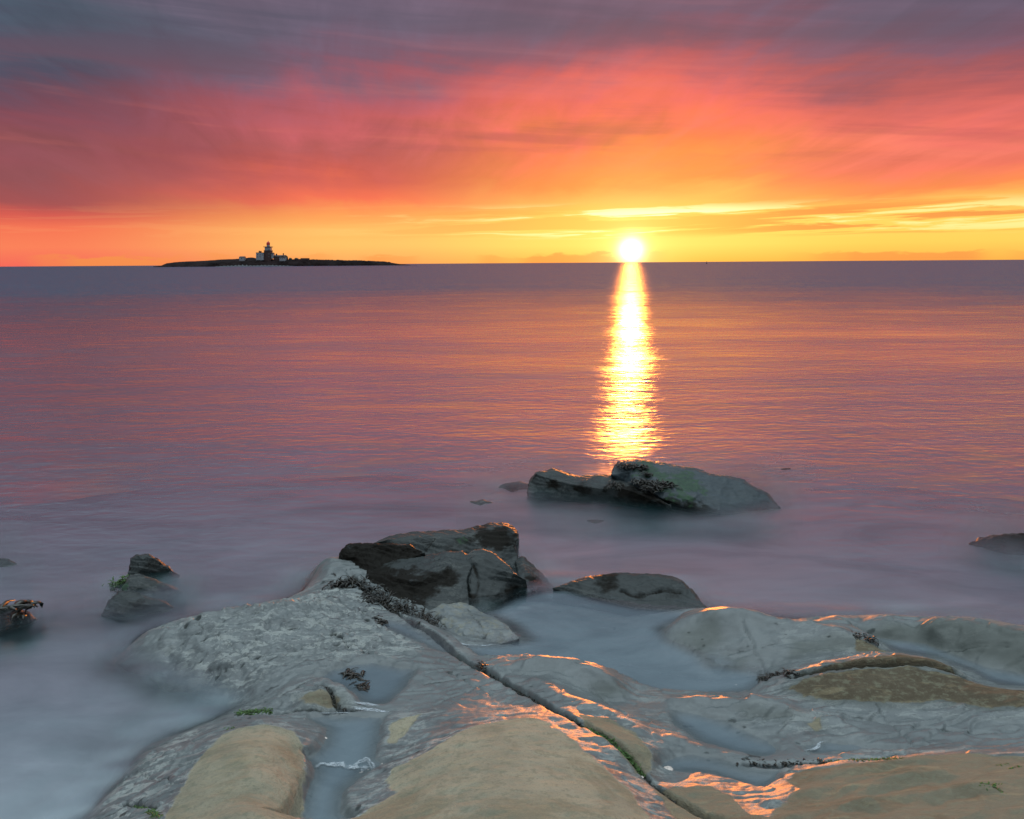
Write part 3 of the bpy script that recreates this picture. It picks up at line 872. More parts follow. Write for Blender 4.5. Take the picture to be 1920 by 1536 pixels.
    for nm, lv, pg in POOL_XY:
        crust *= 1 - sst(poly_sd(P, pg), -0.02, 0.02)
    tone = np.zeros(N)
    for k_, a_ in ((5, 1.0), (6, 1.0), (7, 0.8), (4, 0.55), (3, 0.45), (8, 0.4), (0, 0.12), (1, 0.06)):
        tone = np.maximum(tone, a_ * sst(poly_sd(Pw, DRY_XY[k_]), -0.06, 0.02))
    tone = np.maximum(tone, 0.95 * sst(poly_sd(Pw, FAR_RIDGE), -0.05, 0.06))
    for pg_ in SHADED_FACES:
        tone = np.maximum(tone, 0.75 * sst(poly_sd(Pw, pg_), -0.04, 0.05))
    crust = np.maximum(crust, 0.95 * sst(poly_sd(Pw, PALE_FLANK), -0.05, 0.08) * (1 - dry))
    return h, dry, stain, alga, crust, tone


# fine near, coarse far: rings of points over the shore
a_in = np.linspace(-34, 34, 620)
az_g = np.radians(np.concatenate([np.linspace(-80, -34.6, 50), a_in, np.linspace(34.6, 80, 50)]))
r_g = np.exp(np.concatenate([np.linspace(math.log(0.9), math.log(2.2), 40, endpoint=False), np.linspace(math.log(2.2), math.log(6.6), 470, endpoint=False), np.linspace(math.log(6.6), math.log(13), 60)]))
NA, NR = len(az_g), len(r_g)
AZ, RR = np.meshgrid(az_g, r_g)
GX, GY = RR * np.sin(AZ), RR * np.cos(AZ)
GP = np.column_stack([GX.ravel(), GY.ravel()])
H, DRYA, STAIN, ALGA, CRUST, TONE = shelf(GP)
Hg = H.reshape(NR, NA)


def height_at(x, y):
    r = math.hypot(x, y)
    a = math.atan2(x, y)
    i = min(max(np.searchsorted(r_g, r) - 1, 0), NR - 2)
    j = min(max(np.searchsorted(az_g, a) - 1, 0), NA - 2)
    fr = min(max((r - r_g[i]) / (r_g[i + 1] - r_g[i]), 0), 1)
    fa = min(max((a - az_g[j]) / (az_g[j + 1] - az_g[j]), 0), 1)
    return float((Hg[i, j] * (1 - fa) + Hg[i, j + 1] * fa) * (1 - fr) + (Hg[i + 1, j] * (1 - fa) + Hg[i + 1, j + 1] * fa) * fr)


def on_shelf(u, v):
    """the shelf point met by looking along (u, v)"""
    d = ray(u, v)
    t = 1.5
    while t < 14:
        p = d * t
        if CAM_H + p[2] <= max(height_at(p[0], p[1]), -0.3):
            break
        t += 0.01
    return np.array([p[0], p[1], CAM_H + p[2]])


idx = np.arange(NR * NA).reshape(NR, NA)
QUADS = np.column_stack([idx[:-1, :-1].ravel(), idx[:-1, 1:].ravel(), idx[1:, 1:].ravel(), idx[1:, :-1].ravel()])[:, ::-1]
V3 = np.column_stack([GP, H])
# vertex normals over the whole shelf, so neighbouring slabs shade alike along their shared joints
e1 = V3[QUADS[:, 2]] - V3[QUADS[:, 0]]
e2 = V3[QUADS[:, 3]] - V3[QUADS[:, 1]]
fn = np.cross(e1, e2)
if fn[:, 2].mean() < 0:
    QUADS = QUADS[:, ::-1].copy()
    fn = -fn
VN = np.zeros_like(V3)
for k in range(4):
    np.add.at(VN, QUADS[:, k], fn)
VN /= np.linalg.norm(VN, axis=1)[:, None] + 1e-12

SLABS = [  # name, label, outline as seen, height
    ('stone_slab', 'dry tan sandstone slab at the bottom left beside the milky water', 0.18,
     [(405, 1343), (480, 1341), (560, 1341), (600, 1360), (640, 1400), (630, 1450), (610, 1500), (590, 1620), (100, 1640), (150, 1520), (200, 1470), (290, 1380), (350, 1352)]),
    ('stone_slab', 'broad dry tan slab at the bottom centre, left of the diagonal crack', 0.22,
     [(715, 1332), (800, 1318), (870, 1300), (1000, 1320), (1012, 1328), (1062, 1368), (1122, 1408), (1182, 1447), (1232, 1490), (1300, 1538), (1380, 1600), (1400, 1700), (560, 1700), (600, 1600), (640, 1500), (680, 1450), (690, 1400), (700, 1350)]),
    ('stone_slab', 'glowing orange ribbed slab along the right bank of the diagonal crack', 0.17,
     [(870, 1232), (960, 1236), (1060, 1243), (1130, 1258), (1190, 1290), (1215, 1306), (1240, 1330), (1262, 1380), (1245, 1420), (1232, 1490), (1182, 1447), (1122, 1408), (1062, 1368), (1012, 1328), (955, 1286), (900, 1249)]),
    ('stone_slab', 'dark rib-grained dome of rock filling the bottom right corner', 0.22,
     [(1232, 1462), (1300, 1448), (1400, 1462), (1470, 1470), (1440, 1430), (1540, 1429), (1640, 1428), (1700, 1422), (1800, 1412), (1930, 1425), (2200, 1470), (2300, 1700), (1500, 1700), (1380, 1600), (1300, 1538), (1232, 1490)]),
    ('stone_slab', 'dark brown dome with the sharp slit under its upper lip', 0.17,
     [(1425, 1290), (1450, 1268), (1500, 1246), (1600, 1232), (1690, 1227), (1760, 1237), (1830, 1268), (1930, 1298), (2150, 1340), (2150, 1378), (1930, 1348), (1760, 1336), (1600, 1326), (1480, 1306)]),
    ('stone_slab', 'pale wet ridge with a glowing crest right of the large pool', 0.13,
     [(1236, 1184), (1265, 1164), (1310, 1146), (1400, 1148), (1480, 1158), (1570, 1176), (1625, 1196), (1690, 1228), (1600, 1231), (1500, 1246), (1450, 1266), (1400, 1254), (1330, 1246), (1310, 1226), (1255, 1206)]),
    ('stone_slab', 'long dark ridge at the right edge between the pool and the sea', 0.16,
     [(1470, 1158), (1580, 1148), (1700, 1150), (1850, 1170), (2100, 1230), (2100, 1290), (1930, 1262), (1800, 1232), (1700, 1202), (1600, 1184), (1540, 1174)]),
    ('stone_slab', 'pale glistening wet slab on the left, above the small ledge', 0.13,
     [(225, 1245), (255, 1190), (330, 1160), (480, 1132), (590, 1122), (640, 1100), (700, 1104), (760, 1147), (812, 1178), (850, 1212), (830, 1240), (790, 1245), (690, 1234), (600, 1248), (520, 1285), (430, 1300), (330, 1270), (260, 1262)]),
    ('stone_slab', 'small rounded ledge split by a short crack above the left channel', 0.13,
     [(455, 1334), (490, 1312), (560, 1284), (620, 1282), (660, 1305), (690, 1328), (690, 1336), (600, 1338), (500, 1338)]),
]
cent = GP[QUADS].mean(1)
owner = np.full(len(QUADS), -1)
for k, (nm, lb, zl, pg) in enumerate(SLABS):
    inside = poly_sd(cent, XYR(pg, zl)) > 0
    owner[inside & (owner < 0)] = k


def shelf_piece(name, mask, mat):
    q = QUADS[mask]
    used, inv = np.unique(q, return_inverse=True)
    q = inv.reshape(-1, 4)
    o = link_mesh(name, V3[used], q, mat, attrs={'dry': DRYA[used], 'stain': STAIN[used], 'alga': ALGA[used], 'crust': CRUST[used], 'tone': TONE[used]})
    o.data.normals_split_custom_set_from_vertices([tuple(v) for v in VN[used]])
    return o


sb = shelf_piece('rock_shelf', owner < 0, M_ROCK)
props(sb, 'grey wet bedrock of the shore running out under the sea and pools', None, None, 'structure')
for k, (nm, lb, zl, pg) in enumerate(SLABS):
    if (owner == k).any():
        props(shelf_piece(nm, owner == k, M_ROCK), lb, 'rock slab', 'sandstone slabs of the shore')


# ------------------------------------------------------------------ boulders: surveyed facets, subdivided and weathered
def subdivide(V, F, pin):
    E = np.sort(np.vstack([F[:, [0, 1]], F[:, [1, 2]], F[:, [2, 0]]]), axis=1)
    uq, inv = np.unique(E, axis=0, return_inverse=True)
    inv = inv.ravel()
    n = len(V)
    mid = (V[uq[:, 0]] + V[uq[:, 1]]) / 2
    m = inv.reshape(3, -1) + n
    a, b, c = m
    F2 = np.vstack([np.column_stack([F[:, 0], a, c]), np.column_stack([a, F[:, 1], b]), np.column_stack([c, b, F[:, 2]]), np.column_stack([a, b, c])])
    return np.vstack([V, mid]), F2, np.concatenate([pin, np.zeros(len(mid))])


def relax(V, F, lam, pin):
    E = np.unique(np.sort(np.vstack([F[:, [0, 1]], F[:, [1, 2]], F[:, [2, 0]]]), axis=1), axis=0)
    s = np.zeros_like(V)
    c = np.zeros(len(V))
    for i, j in ((0, 1), (1, 0)):
        np.add.at(s, E[:, i], V[E[:, j]])
        np.add.at(c, E[:, i], 1)
    return V + (s / c[:, None] - V) * (lam * (1 - pin))[:, None]


def normals(V, F):
    n = np.cross(V[F[:, 1]] - V[F[:, 0]], V[F[:, 2]] - V[F[:, 0]])
    r = np.zeros_like(V)
    for k in range(3):
        np.add.at(r, F[:, k], n)
    return r / (np.linalg.norm(r, axis=1)[:, None] + 1e-12)


def boulder(name, top, bottom, inner, lines=(), levels=4, rough=0.010, strata=0.006, back=0.16, mat=None, dry=0.0, stain=(), alga=(), parent=None, soft=0.15, seed=0, cracks=(), tilt=(0.25, 0.35), pin=0.55, lift=0.0):  # stain: dark patches, algae stain plus painted overhang shade
    """top: silhouette left to right; bottom: foot right to left; inner: facets' corners; each (u, v, z)"""
    ring = list(top) + list(bottom)
    allp = ring + list(inner)
    uv = [Vector((p[0], -p[1])) for p in allp]
    key = {(p[0], p[1]): i for i, p in enumerate(allp)}
    edges = []
    for ln in lines:
        for a, b in zip(ln[:-1], ln[1:]):
            if a in key and b in key:
                edges.append((key[a], key[b]))
    r = delaunay_2d_cdt(uv, edges, [list(range(len(ring)))], 1, 1e-6)
    vo, fo_, orig = r[0], r[2], r[3]
    n0 = len(vo)
    V = np.zeros((n0, 3))
    for i in range(n0):
        src = orig[i]
        if src:
            V[i] = at(*allp[src[0]])
        else:
            k = int(np.argmin([(vo[i] - q).length for q in uv]))
            V[i] = at(vo[i][0], -vo[i][1], allp[k][2])
    F = []
    for f in fo_:
        f = list(f)
        for k in range(1, len(f) - 1):
            F.append((f[0], f[k], f[k + 1]))
    idx_of = {}
    for i in range(n0):
        for s in orig[i]:
            idx_of.setdefault(s, i)
    loop = [idx_of[i] for i in range(len(ring))]
    nt = len(top)
    V = [v for v in V]
    rings = [loop]
    for step_ in range(3):
        cur = []
        for i, vi in enumerate(loop):
            p = V[vi]
            away = np.array([p[0], p[1], 0])
            away /= np.linalg.norm(away)
            wb = 1.0 if i < nt else 0.0
            if i == 0 or i == nt - 1:
                wb = 0.5
            q = p.copy()
            q += away * wb * (back * (0.35, 0.8, 1.0)[step_])
            q[2] -= wb * (0.005, 0.06, 0.40)[step_] + (1 - wb) * (0.06, 0.14, 0.30)[step_]
            cur.append(len(V))
            V.append(q)
        rings.append(cur)
    V = np.array(V)
    L = len(loop)
    for a, b in zip(rings[:-1], rings[1:]):
        for i in range(L):
            j = (i + 1) % L
            F += [(a[i], b[j], a[j]), (a[i], b[i], b[j])]
    F = np.array(F)
    # consistent outward winding
    bm = bmesh.new()
    bv = [bm.verts.new(v) for v in V]
    for f in F:
        try:
            bm.faces.new([bv[k] for k in f])
        except ValueError:
            pass
    bmesh.ops.recalc_face_normals(bm, faces=bm.faces)
    bm.verts.index_update()
    F = np.array([[v.index for v in f.verts] for f in bm.faces])
    bm.free()
    pn = np.full(len(V), pin)
    for lv in range(levels):
        V, F, pn = subdivide(V, F, pn)
        if lv < 3:
            V = relax(V, F, soft, pn)
    nrm = normals(V, F)
    up = nrm[:n0].mean(0)
    camdir = np.array([0, 0, CAM_H]) - V[:n0].mean(0)
    if up @ camdir < 0:
        F = F[:, ::-1]
        nrm = -nrm
    q = V + seed * 3.1
    nz = fbm(q * 7, 4, 0.55, 40 + seed) * rough * 1.0 + fbm(q * 26, 4, 0.62, 50 + seed) * rough * 0.8 + fbm(q * 95, 2, 0.6, 57 + seed) * rough * 0.30 + (0.35 - np.abs(fbm(q * np.array([6, 6, 9]) + 20, 3, 0.55, 90 + seed)) * 1.6).clip(-1, .35) * rough * 0.45
    s = q[:, 2] * 26 + q[:, 0] * 26 * tilt[0] + q[:, 1] * 26 * tilt[1] + fbm(q * 4, 3, 0.5, 60 + seed) * 0.9
    saw = (s % 1.0)
    st_ = (np.where(saw < 0.82, saw / 0.82, (1 - saw) / 0.18) - 0.5) * strata * (0.4 + 1.2 * vnoise(q * 3 + 5, 61 + seed))
    V2 = V + nrm * (nz + st_)[:, None]
    sa = np.zeros(len(V))
    for ln, wd, dp in cracks:
        L3 = smooth_line(np.array([at(*p) for p in ln]), 8)
        d = np.full(len(V), 9.0)
        for p in L3:
            d = np.minimum(d, np.linalg.norm(V - p, axis=1))
        g = np.exp(-(d / wd) ** 2)
        V2 = V2 - nrm * (g * dp)[:, None]
        sa = np.maximum(sa, g * 0.9)
    al = np.zeros(len(V))
    wr = fbm(q * np.array([8, 8, 16]), 5, 0.65, 80 + seed) * 1.9
    for (c, rad, am) in stain:  # dark patches: algae stain, with overhang shade put into the same colour
        c3 = at(*c)
        sa = np.maximum(sa, am * sst(np.linalg.norm((V - c3) * np.array([1, 0.6, 1.6]), axis=1) / rad + wr, 2.3, 0.5))
    for (c, rad, am) in alga:
        c3 = at(*c)
        al = np.maximum(al, am * sst(np.linalg.norm((V - c3) * np.array([1, 0.5, 1]), axis=1) / rad + wr, 1.9, 0.5))
    V2[:, 2] += lift
    ct = V2.mean(0)
    ct[2] = V2[:, 2].min()
    o = link_mesh(name, V2 - ct, F, mat or M_DARK, parent, attrs={'dry': np.full(len(V), dry), 'stain': sa, 'alga': al, 'crust': np.clip(0.12 + 0.8 * fbm(q * 5, 3, 0.5, 85 + seed), 0, 0.7) * (1 - 0.6 * al)})  # 'stain' holds algae stain and overhang shade together
    o.location = ct
    return o, V2, F


ROCKS = []


def rock(*a, label=None, cat='rock', group=None, **k):
    o, V, F = boulder(*a, **k)
    if label:
        props(o, label, cat, group)
    ROCKS.append((V, F))
    return o


# the big broken outcrop left of centre: four blocks and a worn apron
def in_blocks(name, label, at0, blocks):
    e = empty(name, tuple(at0))
    props(e, label, 'rock')
    for pn_, tp, bt, inn, kw in blocks:
        o, V_, F_ = boulder(pn_, tp, bt, inn, **kw)
        ROCKS.append((V_, F_))
        mw = o.location.copy()
        o.parent = e
        o.location = mw - e.location
    return e


in_blocks('rock_outcrop', 'big dark broken rock outcrop left of centre above the diagonal crack', at(830, 1170, 0.0), [
    ('block', [(636, 1046, .19), (640, 1034, .225), (652, 1022, .258), (672, 1020, .266), (705, 1022, .268), (745, 1022, .27), (772, 1024, .268), (796, 1036, .25)],
     [(802, 1045, .215), (762, 1052, .20), (736, 1059, .18), (708, 1070, .155), (692, 1086, .12), (664, 1084, .105), (646, 1066, .125)],
     [(668, 1044, .205), (680, 1060, .17), (720, 1042, .212), (760, 1038, .226), (690, 1030, .25)],
     dict(rough=.010, strata=.004, seed=1, back=.14, pin=.7, stain=[((700, 1045, .2), .22, 1)], cracks=[([(664, 1022, .266), (668, 1036, .22), (664, 1052, .18)], .010, .012)])),  # dark overhanging face: part algae stain, part shade painted in
    ('block', [(684, 1080, .145), (710, 1064, .18), (745, 1051, .205), (800, 1041, .235), (838, 1036, .262), (868, 1034, .264), (882, 1040, .25)],
     [(884, 1062, .215), (876, 1085, .17), (878, 1112, .115), (882, 1142, .055), (842, 1146, .07), (800, 1158, .07), (768, 1152, .07), (733, 1130, .085), (700, 1106, .095)],
     [(745, 1084, .182), (775, 1091, .182), (812, 1077, .205), (838, 1062, .23), (852, 1051, .243), (722, 1074, .18), (770, 1066, .205), (820, 1051, .235), (748, 1094, .155), (778, 1103, .150), (814, 1092, .168), (842, 1080, .188), (778, 1124, .102), (805, 1112, .13), (842, 1100, .145), (856, 1118, .11), (728, 1106, .125), (812, 1132, .102), (852, 1136, .082)],
     dict(lines=[((722, 1074), (745, 1084), (775, 1091), (812, 1077), (838, 1062), (852, 1051)), ((748, 1094), (778, 1103), (814, 1092), (842, 1080))], rough=.007, strata=.003, seed=2, back=.10, pin=.8,
          stain=[((712, 1090, .14), .09, 1), ((748, 1112, .12), .10, 1), ((790, 1106, .14), .07, .9), ((770, 1140, .08), .07, 1), ((838, 1086, .175), .05, .8)],  # side over the crack: wet stain plus shade put into the colour
          cracks=[([(718, 1072, .18), (770, 1060, .212), (840, 1046, .245)], .007, .014), ([(745, 1079, .187), (800, 1068, .21), (845, 1052, .24)], .006, .012), ([(760, 1083, .19), (800, 1075, .205), (830, 1063, .225)], .005, .008)])),
    ('block', [(874, 1040, .245), (886, 1033, .262), (905, 1030, .27), (920, 1035, .262), (948, 1056, .225), (966, 1076, .185), (986, 1086, .15)],
     [(992, 1108, .05), (960, 1122, .05), (920, 1134, .045), (882, 1144, .045), (874, 1110, .105), (864, 1072, .185)],
     [(885, 1048, .245), (915, 1050, .24), (944, 1070, .195), (905, 1088, .150), (950, 1094, .125), (882, 1084, .158), (890, 1118, .095), (930, 1116, .09), (965, 1104, .085)],
     dict(lines=[((885, 1048), (915, 1050), (944, 1070))], rough=.007, strata=.004, seed=3, back=.10, pin=.8, stain=[((950, 1116, .07), .07, .8), ((880, 1125, .08), .035, .9)],
          cracks=[([(866, 1070, .19), (876, 1100, .125), (882, 1140, .06)], .010, .016), ([(888, 1062, .21), (897, 1090, .15), (893, 1122, .09)], .012, .010)])),
    ('apron', [(786, 1154, .075), (830, 1136, .115), (862, 1134, .108), (886, 1141, .092), (925, 1161, .088), (958, 1181, .082), (976, 1196, .065)],
     [(942, 1207, .05), (900, 1209, .045), (868, 1207, .05), (838, 1197, .05), (808, 1178, .06)],
     [(850, 1158, .104), (890, 1168, .104), (930, 1183, .088), (870, 1188, .088), (905, 1192, .08)],
     dict(rough=.007, strata=.003, seed=4, back=.12, mat=M_ROCK, dry=.42, stain=[((815, 1168, .07), .05, .9)], cracks=[([(880, 1143, .095), (893, 1160, .1), (907, 1176, .095), (911, 1192, .08), (905, 1205, .055)], .008, .012)])),
])
rock('rock_outcrop',
     [(694, 1020, .17), (728, 1012, .20), (770, 1004, .215), (830, 1001, .22), (870, 1000, .225), (895, 993, .24), (918, 987, .25), (942, 986, .25), (960, 992, .24), (970, 1002, .215), (972, 1012, .185), (966, 1026, .15), (972, 1042, .10)],
     [(972, 1066, .06), (930, 1058, .09), (880, 1050, .10), (820, 1046, .11), (760, 1040, .12), (715, 1030, .13)],
     [(735, 1021, .175), (752, 1011, .205), (800, 1008, .215), (860, 1007, .22), (888, 1002, .232), (915, 996, .242), (945, 996, .24), (790, 1025, .165), (850, 1028, .165), (900, 1028, .165), (945, 1028, .155)],
     lines=[((735, 1021), (752, 1011), (800, 1008), (860, 1007), (888, 1002), (915, 996), (945, 996))],
     rough=0.007, strata=0.004, seed=2, back=0.30, stain=[((930, 1015, .2), .11, .9), ((860, 1025, .17), .06, .5), ((880, 1012, .2), .04, .6)], alga=[((868, 1016, .2), .035, .6)],
     cracks=[([(815, 1010, .21), (802, 1026, .165), (795, 1040, .12)], .007, .012), ([(888, 1002, .235), (890, 1024, .17), (892, 1044, .12)], .007, .010)],
     label='flat-topped dark rock with a knob end behind the big outcrop')
rock('rock_outcrop',
     [(966, 1050, .10), (980, 1048, .11), (1000, 1066, .085), (1020, 1084, .06), (1040, 1100, .03)],
     [(1045, 1112, .0), (1010, 1110, .04), (985, 1108, .06), (975, 1090, .10)],
     [(985, 1070, .115), (1000, 1084, .09), (995, 1098, .075), (1015, 1098, .055)], levels=4, rough=0.008, seed=3, back=0.20,
     stain=[((1005, 1098, .07), .05, .9)], label='low dark rock shoulder sloping right off the big outcrop')
rock('boulder',
     [(1034, 1104, .085), (1080, 1091, .12), (1122, 1082, .145), (1170, 1078, .155), (1215, 1079, .155), (1262, 1086, .14), (1278, 1092, .125), (1298, 1112, .09), (1334, 1145, .05)],
     [(1300, 1149, .045), (1235, 1146, .05), (1170, 1138, .055), (1105, 1120, .06), (1060, 1111, .07)],
     [(1062, 1099, .10), (1110, 1089, .13), (1160, 1085, .142), (1208, 1084, .145), (1236, 1093, .132), (1284, 1104, .105), (1140, 1102, .105), (1185, 1108, .105), (1230, 1108, .105), (1190, 1124, .08), (1260, 1126, .08), (1130, 1114, .08)],
     lines=[((1062, 1099), (1110, 1089), (1160, 1085), (1208, 1084), (1236, 1093), (1284, 1104))],
     rough=0.008, strata=0.006, seed=4, back=0.20, tilt=(0.1, 0.2), stain=[((1140, 1091, .13), .06, .7), ((1200, 1112, .1), .05, .6), ((1260, 1112, .1), .04, .5)],
     cracks=[([(1165, 1108, .1), (1195, 1116, .095), (1235, 1108, .105), (1275, 1110, .1)], .014, .016)],
     label='low humped rock with a glowing rim between the large pool and the sea')
# the offshore rock: a ledge with an undercut lip and a long back
in_blocks('sea_rock', 'long humped sea rock with green weed under the sun path', at(1230, 960, -0.05), [
    ('ledge', [(988, 926, .03), (993, 904, .11), (1004, 889, .185), (1040, 882, .20), (1064, 889, .18), (1088, 896, .165), (1118, 893, .18), (1147, 896, .187), (1180, 911, .165), (1226, 932, .12), (1258, 948, .075)],
     [(1264, 966, -.06), (1200, 962, -.06), (1140, 958, -.06), (1060, 955, -.06), (1008, 948, -.06)],
     [(1010, 891, .178), (1034, 898.5, .162), (1064, 907, .150), (1100, 913, .141), (1132, 917, .139), (1158, 912, .155), (1184, 921, .142), (1222, 937, .105), (1012, 921, .055), (1034, 912, .10), (1062, 931, .040), (1080, 920, .095), (1110, 934, .042), (1150, 936, .045), (1120, 926, .09), (1200, 951, .008), (1056, 897, .170), (1120, 904, .163)],
     dict(lines=[((1010, 891), (1034, 898.5), (1064, 907), (1100, 913), (1132, 917), (1158, 912), (1184, 921), (1222, 937))], rough=.011, strata=.006, seed=5, back=.30, pin=.75, tilt=(.3, .3),
          stain=[((1040, 906, .12), .05, .8), ((1090, 920, .1), .06, .8), ((1200, 940, .06), .15, 1), ((1160, 914, .15), .05, .9)])),
    ('hump', [(1146, 890, .225), (1149, 880, .25), (1157, 870, .285), (1190, 866.5, .30), (1222, 869, .295), (1262, 875, .275), (1312, 885, .245), (1332, 893, .225), (1370, 897, .20), (1396, 906, .17), (1412, 917, .135), (1442, 932, .08), (1466, 952, .01)],
     [(1440, 974, -.06), (1380, 980, -.06), (1320, 976, -.06), (1262, 964, -.05), (1215, 940, .03), (1165, 912, .12)],
     [(1180, 884, .245), (1240, 892, .23), (1300, 905, .195), (1200, 903, .20), (1260, 918, .165), (1330, 918, .155), (1375, 918, .135), (1236, 932, .12), (1290, 938, .115), (1350, 944, .075), (1410, 945, .05), (1270, 946, .075), (1310, 956, .05), (1350, 962, .02), (1300, 962, .01)],
     dict(lines=[((1236, 932), (1270, 946), (1310, 956), (1350, 962))], rough=.009, strata=.005, seed=6, back=.35, tilt=(.3, .3), stain=[((1310, 962, .02), .10, 1), ((1255, 955, .03), .08, 1), ((1410, 930, .1), .05, .4)],
          alga=[((1235, 890, .24), .13, .75), ((1290, 905, .2), .12, .75), ((1320, 918, .16), .09, .6), ((1200, 885, .25), .07, .6)], mat=M_SEAROCK)),
])
# left stack of three blocks
left = empty('rock_outcrop', tuple(at(250, 1160, -0.1)))
props(left, 'small outcrop of three tilted blocks standing in the water at left', 'rock')
for k, (tp, bt, inn, lns, stn, alg) in enumerate([
    ([(240, 1078, .09), (246, 1048, .175), (258, 1042, .195), (279, 1040, .20), (300, 1054, .15), (318, 1067, .10), (338, 1077, .02)],
     [(310, 1092, .0), (270, 1090, .04), (248, 1088, .06)], [(268, 1048, .185), (262, 1072, .115), (290, 1072, .10)], [((279, 1040), (268, 1048), (262, 1072))], [((290, 1062, .14), .05, .55), ((242, 1066, .12), .02, 1)], []),
    ([(226, 1104, .085), (244, 1080, .135), (262, 1079, .14), (290, 1088, .105), (325, 1101, .05), (350, 1113, -.02)],
     [(320, 1130, -.03), (280, 1124, .02), (246, 1116, .06)], [(258, 1098, .105), (290, 1108, .065), (238, 1100, .1)], [], [], [((222, 1100, .1), .045, .9)]),
    ([(188, 1156, .0), (204, 1130, .06), (222, 1110, .10), (242, 1110, .10), (275, 1119, .075), (310, 1132, .03), (345, 1146, -.03)],
     [(310, 1172, -.06), (260, 1170, -.06), (212, 1168, -.05)], [(240, 1128, .08), (268, 1134, .055), (225, 1150, .035), (265, 1154, .0)], [((242, 1110), (240, 1128), (268, 1134))], [((262, 1128, .07), .035, .5)], []),
]):
    o, V_, F_ = boulder('block', tp, bt, inn, lines=lns, rough=0.007, strata=0.004, seed=6 + k, back=0.14, stain=stn, alga=alg, mat=M_DARK)
    ROCKS.append((V_, F_))
    mw = o.location.copy()
    o.parent = left
    o.location = mw - left.location
rock('sea_rock', [(-60, 1130, .12), (0, 1139, .11), (34, 1140, .09), (56, 1152, .045), (78, 1168, -.03)], [(50, 1196, -.06), (0, 1204, -.05), (-60, 1206, -.05)], [(0, 1160, .06), (30, 1168, .03), (-20, 1180, .02)],
     rough=0.008, seed=11, back=0.15, stain=[((10, 1178, .03), .05, .8)], label='low wet rock at the left edge under the kelp stalks')
rock('sea_rock', [(1800, 1030, -.03), (1836, 1013, .03), (1880, 1007, .075), (1930, 1004, .10), (1990, 1004, .11), (2060, 1018, .08), (2110, 1040, .0)], [(2060, 1066, -.05), (1980, 1066, -.05), (1900, 1060, -.05), (1840, 1048, -.05)], [(1880, 1024, .04), (1940, 1022, .06), (2000, 1028, .05), (1900, 1040, .0)],
     rough=0.011, seed=12, back=0.25, stain=[((1900, 1035, .03), .16, .95), ((1960, 1035, .03), .15, .9)], label='black low rock awash at the right edge')
rock('sea_rock', [(862, 948, -.03), (884, 938, .02), (905, 936, .03), (928, 942, .01), (945, 952, -.03)], [(920, 960, -.05), (880, 958, -.05)], [(900, 946, .012)], rough=0.007, seed=13, levels=3, back=0.12,
     lift=-0.010, label='little pale rock awash left of the sea rock')
rock('sea_rock', [(915, 922, -.02), (945, 905, .035), (975, 900, .05), (1000, 908, .03), (1012, 925, -.03)], [(985, 940, -.05), (940, 938, -.05)], [(960, 918, .02)], rough=0.008, seed=14, levels=3, back=0.12, stain=[((960, 915, .02), .12, .8)],
     lift=-0.010, label='dark rock hump awash beside the sea rock\'s left tip')
rock('sea_rock', [(1075, 985, -.03), (1100, 974, .012), (1130, 973, .015), (1156, 984, -.02), (1165, 994, -.04)], [(1130, 1002, -.05), (1090, 998, -.05)], [(1120, 986, .0)], rough=0.006, seed=15, levels=3, back=0.1,
     lift=-0.010, label='pale rock just breaking the water in front of the sea rock')
rock('sea_rock', [(-50, 1050, .0), (-10, 1046, .03), (20, 1051, .025), (44, 1063, -.02), (60, 1072, -.05)], [(30, 1086, -.06), (-30, 1084, -.06)], [(0, 1064, .0)], rough=0.006, seed=16, levels=3, back=0.1,
     label='pale foam-washed rock at the left edge above the kelp')
rock('sea_rock', [(1420, 890, -.04), (1452, 878, .01), (1480, 876, .02), (1510, 884, -.02), (1525, 890, -.05)], [(1490, 900, -.06), (1440, 898, -.06)], [(1470, 886, .0)], rough=0.006, seed=17, levels=3, back=0.1, stain=[((1470, 885, 0), .2, .9)],
     lift=-0.010, label='dark rock tip just awash right of the sea rock')

# ------------------------------------------------------------------ sea
# depth under the surface, with every boulder counted in
Hsea = Hg.copy()
tot = Hsea.copy()
for V_, F_ in ROCKS:
    r_ = np.hypot(V_[:, 0], V_[:, 1])
    a_ = np.arctan2(V_[:, 0], V_[:, 1])
    ii = np.clip(np.searchsorted(r_g, r_), 0, NR - 1)
    jj = np.clip(np.searchsorted(az_g, a_), 0, NA - 1)
    np.maximum.at(tot, (ii, jj), V_[:, 2])


def box_blur(A, ky, kx):
    def blur(A, k, ax):
        if k < 1:
            return A
        pad = [(0, 0), (0, 0)]
        pad[ax] = (k + 1, k)
        c = np.cumsum(np.pad(A, pad, mode='edge'), axis=ax)
        n = 2 * k + 1
        return (np.take(c, range(n, c.shape[ax]), ax) - np.take(c, range(0, c.shape[ax] - n), ax)) / n
    return blur(blur(A, ky, 0), kx, 1)


near_rock = np.clip(box_blur((tot > -0.02).astype(float), 9, 9) * 2.0, 0, 1)
near_rock = box_blur(near_rock, 9, 12)
shore = np.clip(-Hsea, 0, None)
milk_g = np.clip(np.exp(-np.maximum(shore - 0.04, 0) / 0.17) * 0.85 + near_rock * 0.10, 0, 1)
cover_g = sst(shore, 0.0, 0.05) * (1 - np.exp(-shore / 0.10))
milk_g *= sst(RR, 8.5, 4.2)
ext_r = np.exp(np.linspace(math.log(13), math.log(60000), 70))[1:]
er, ea = np.meshgrid(ext_r, az_g[::4], indexing='ij')
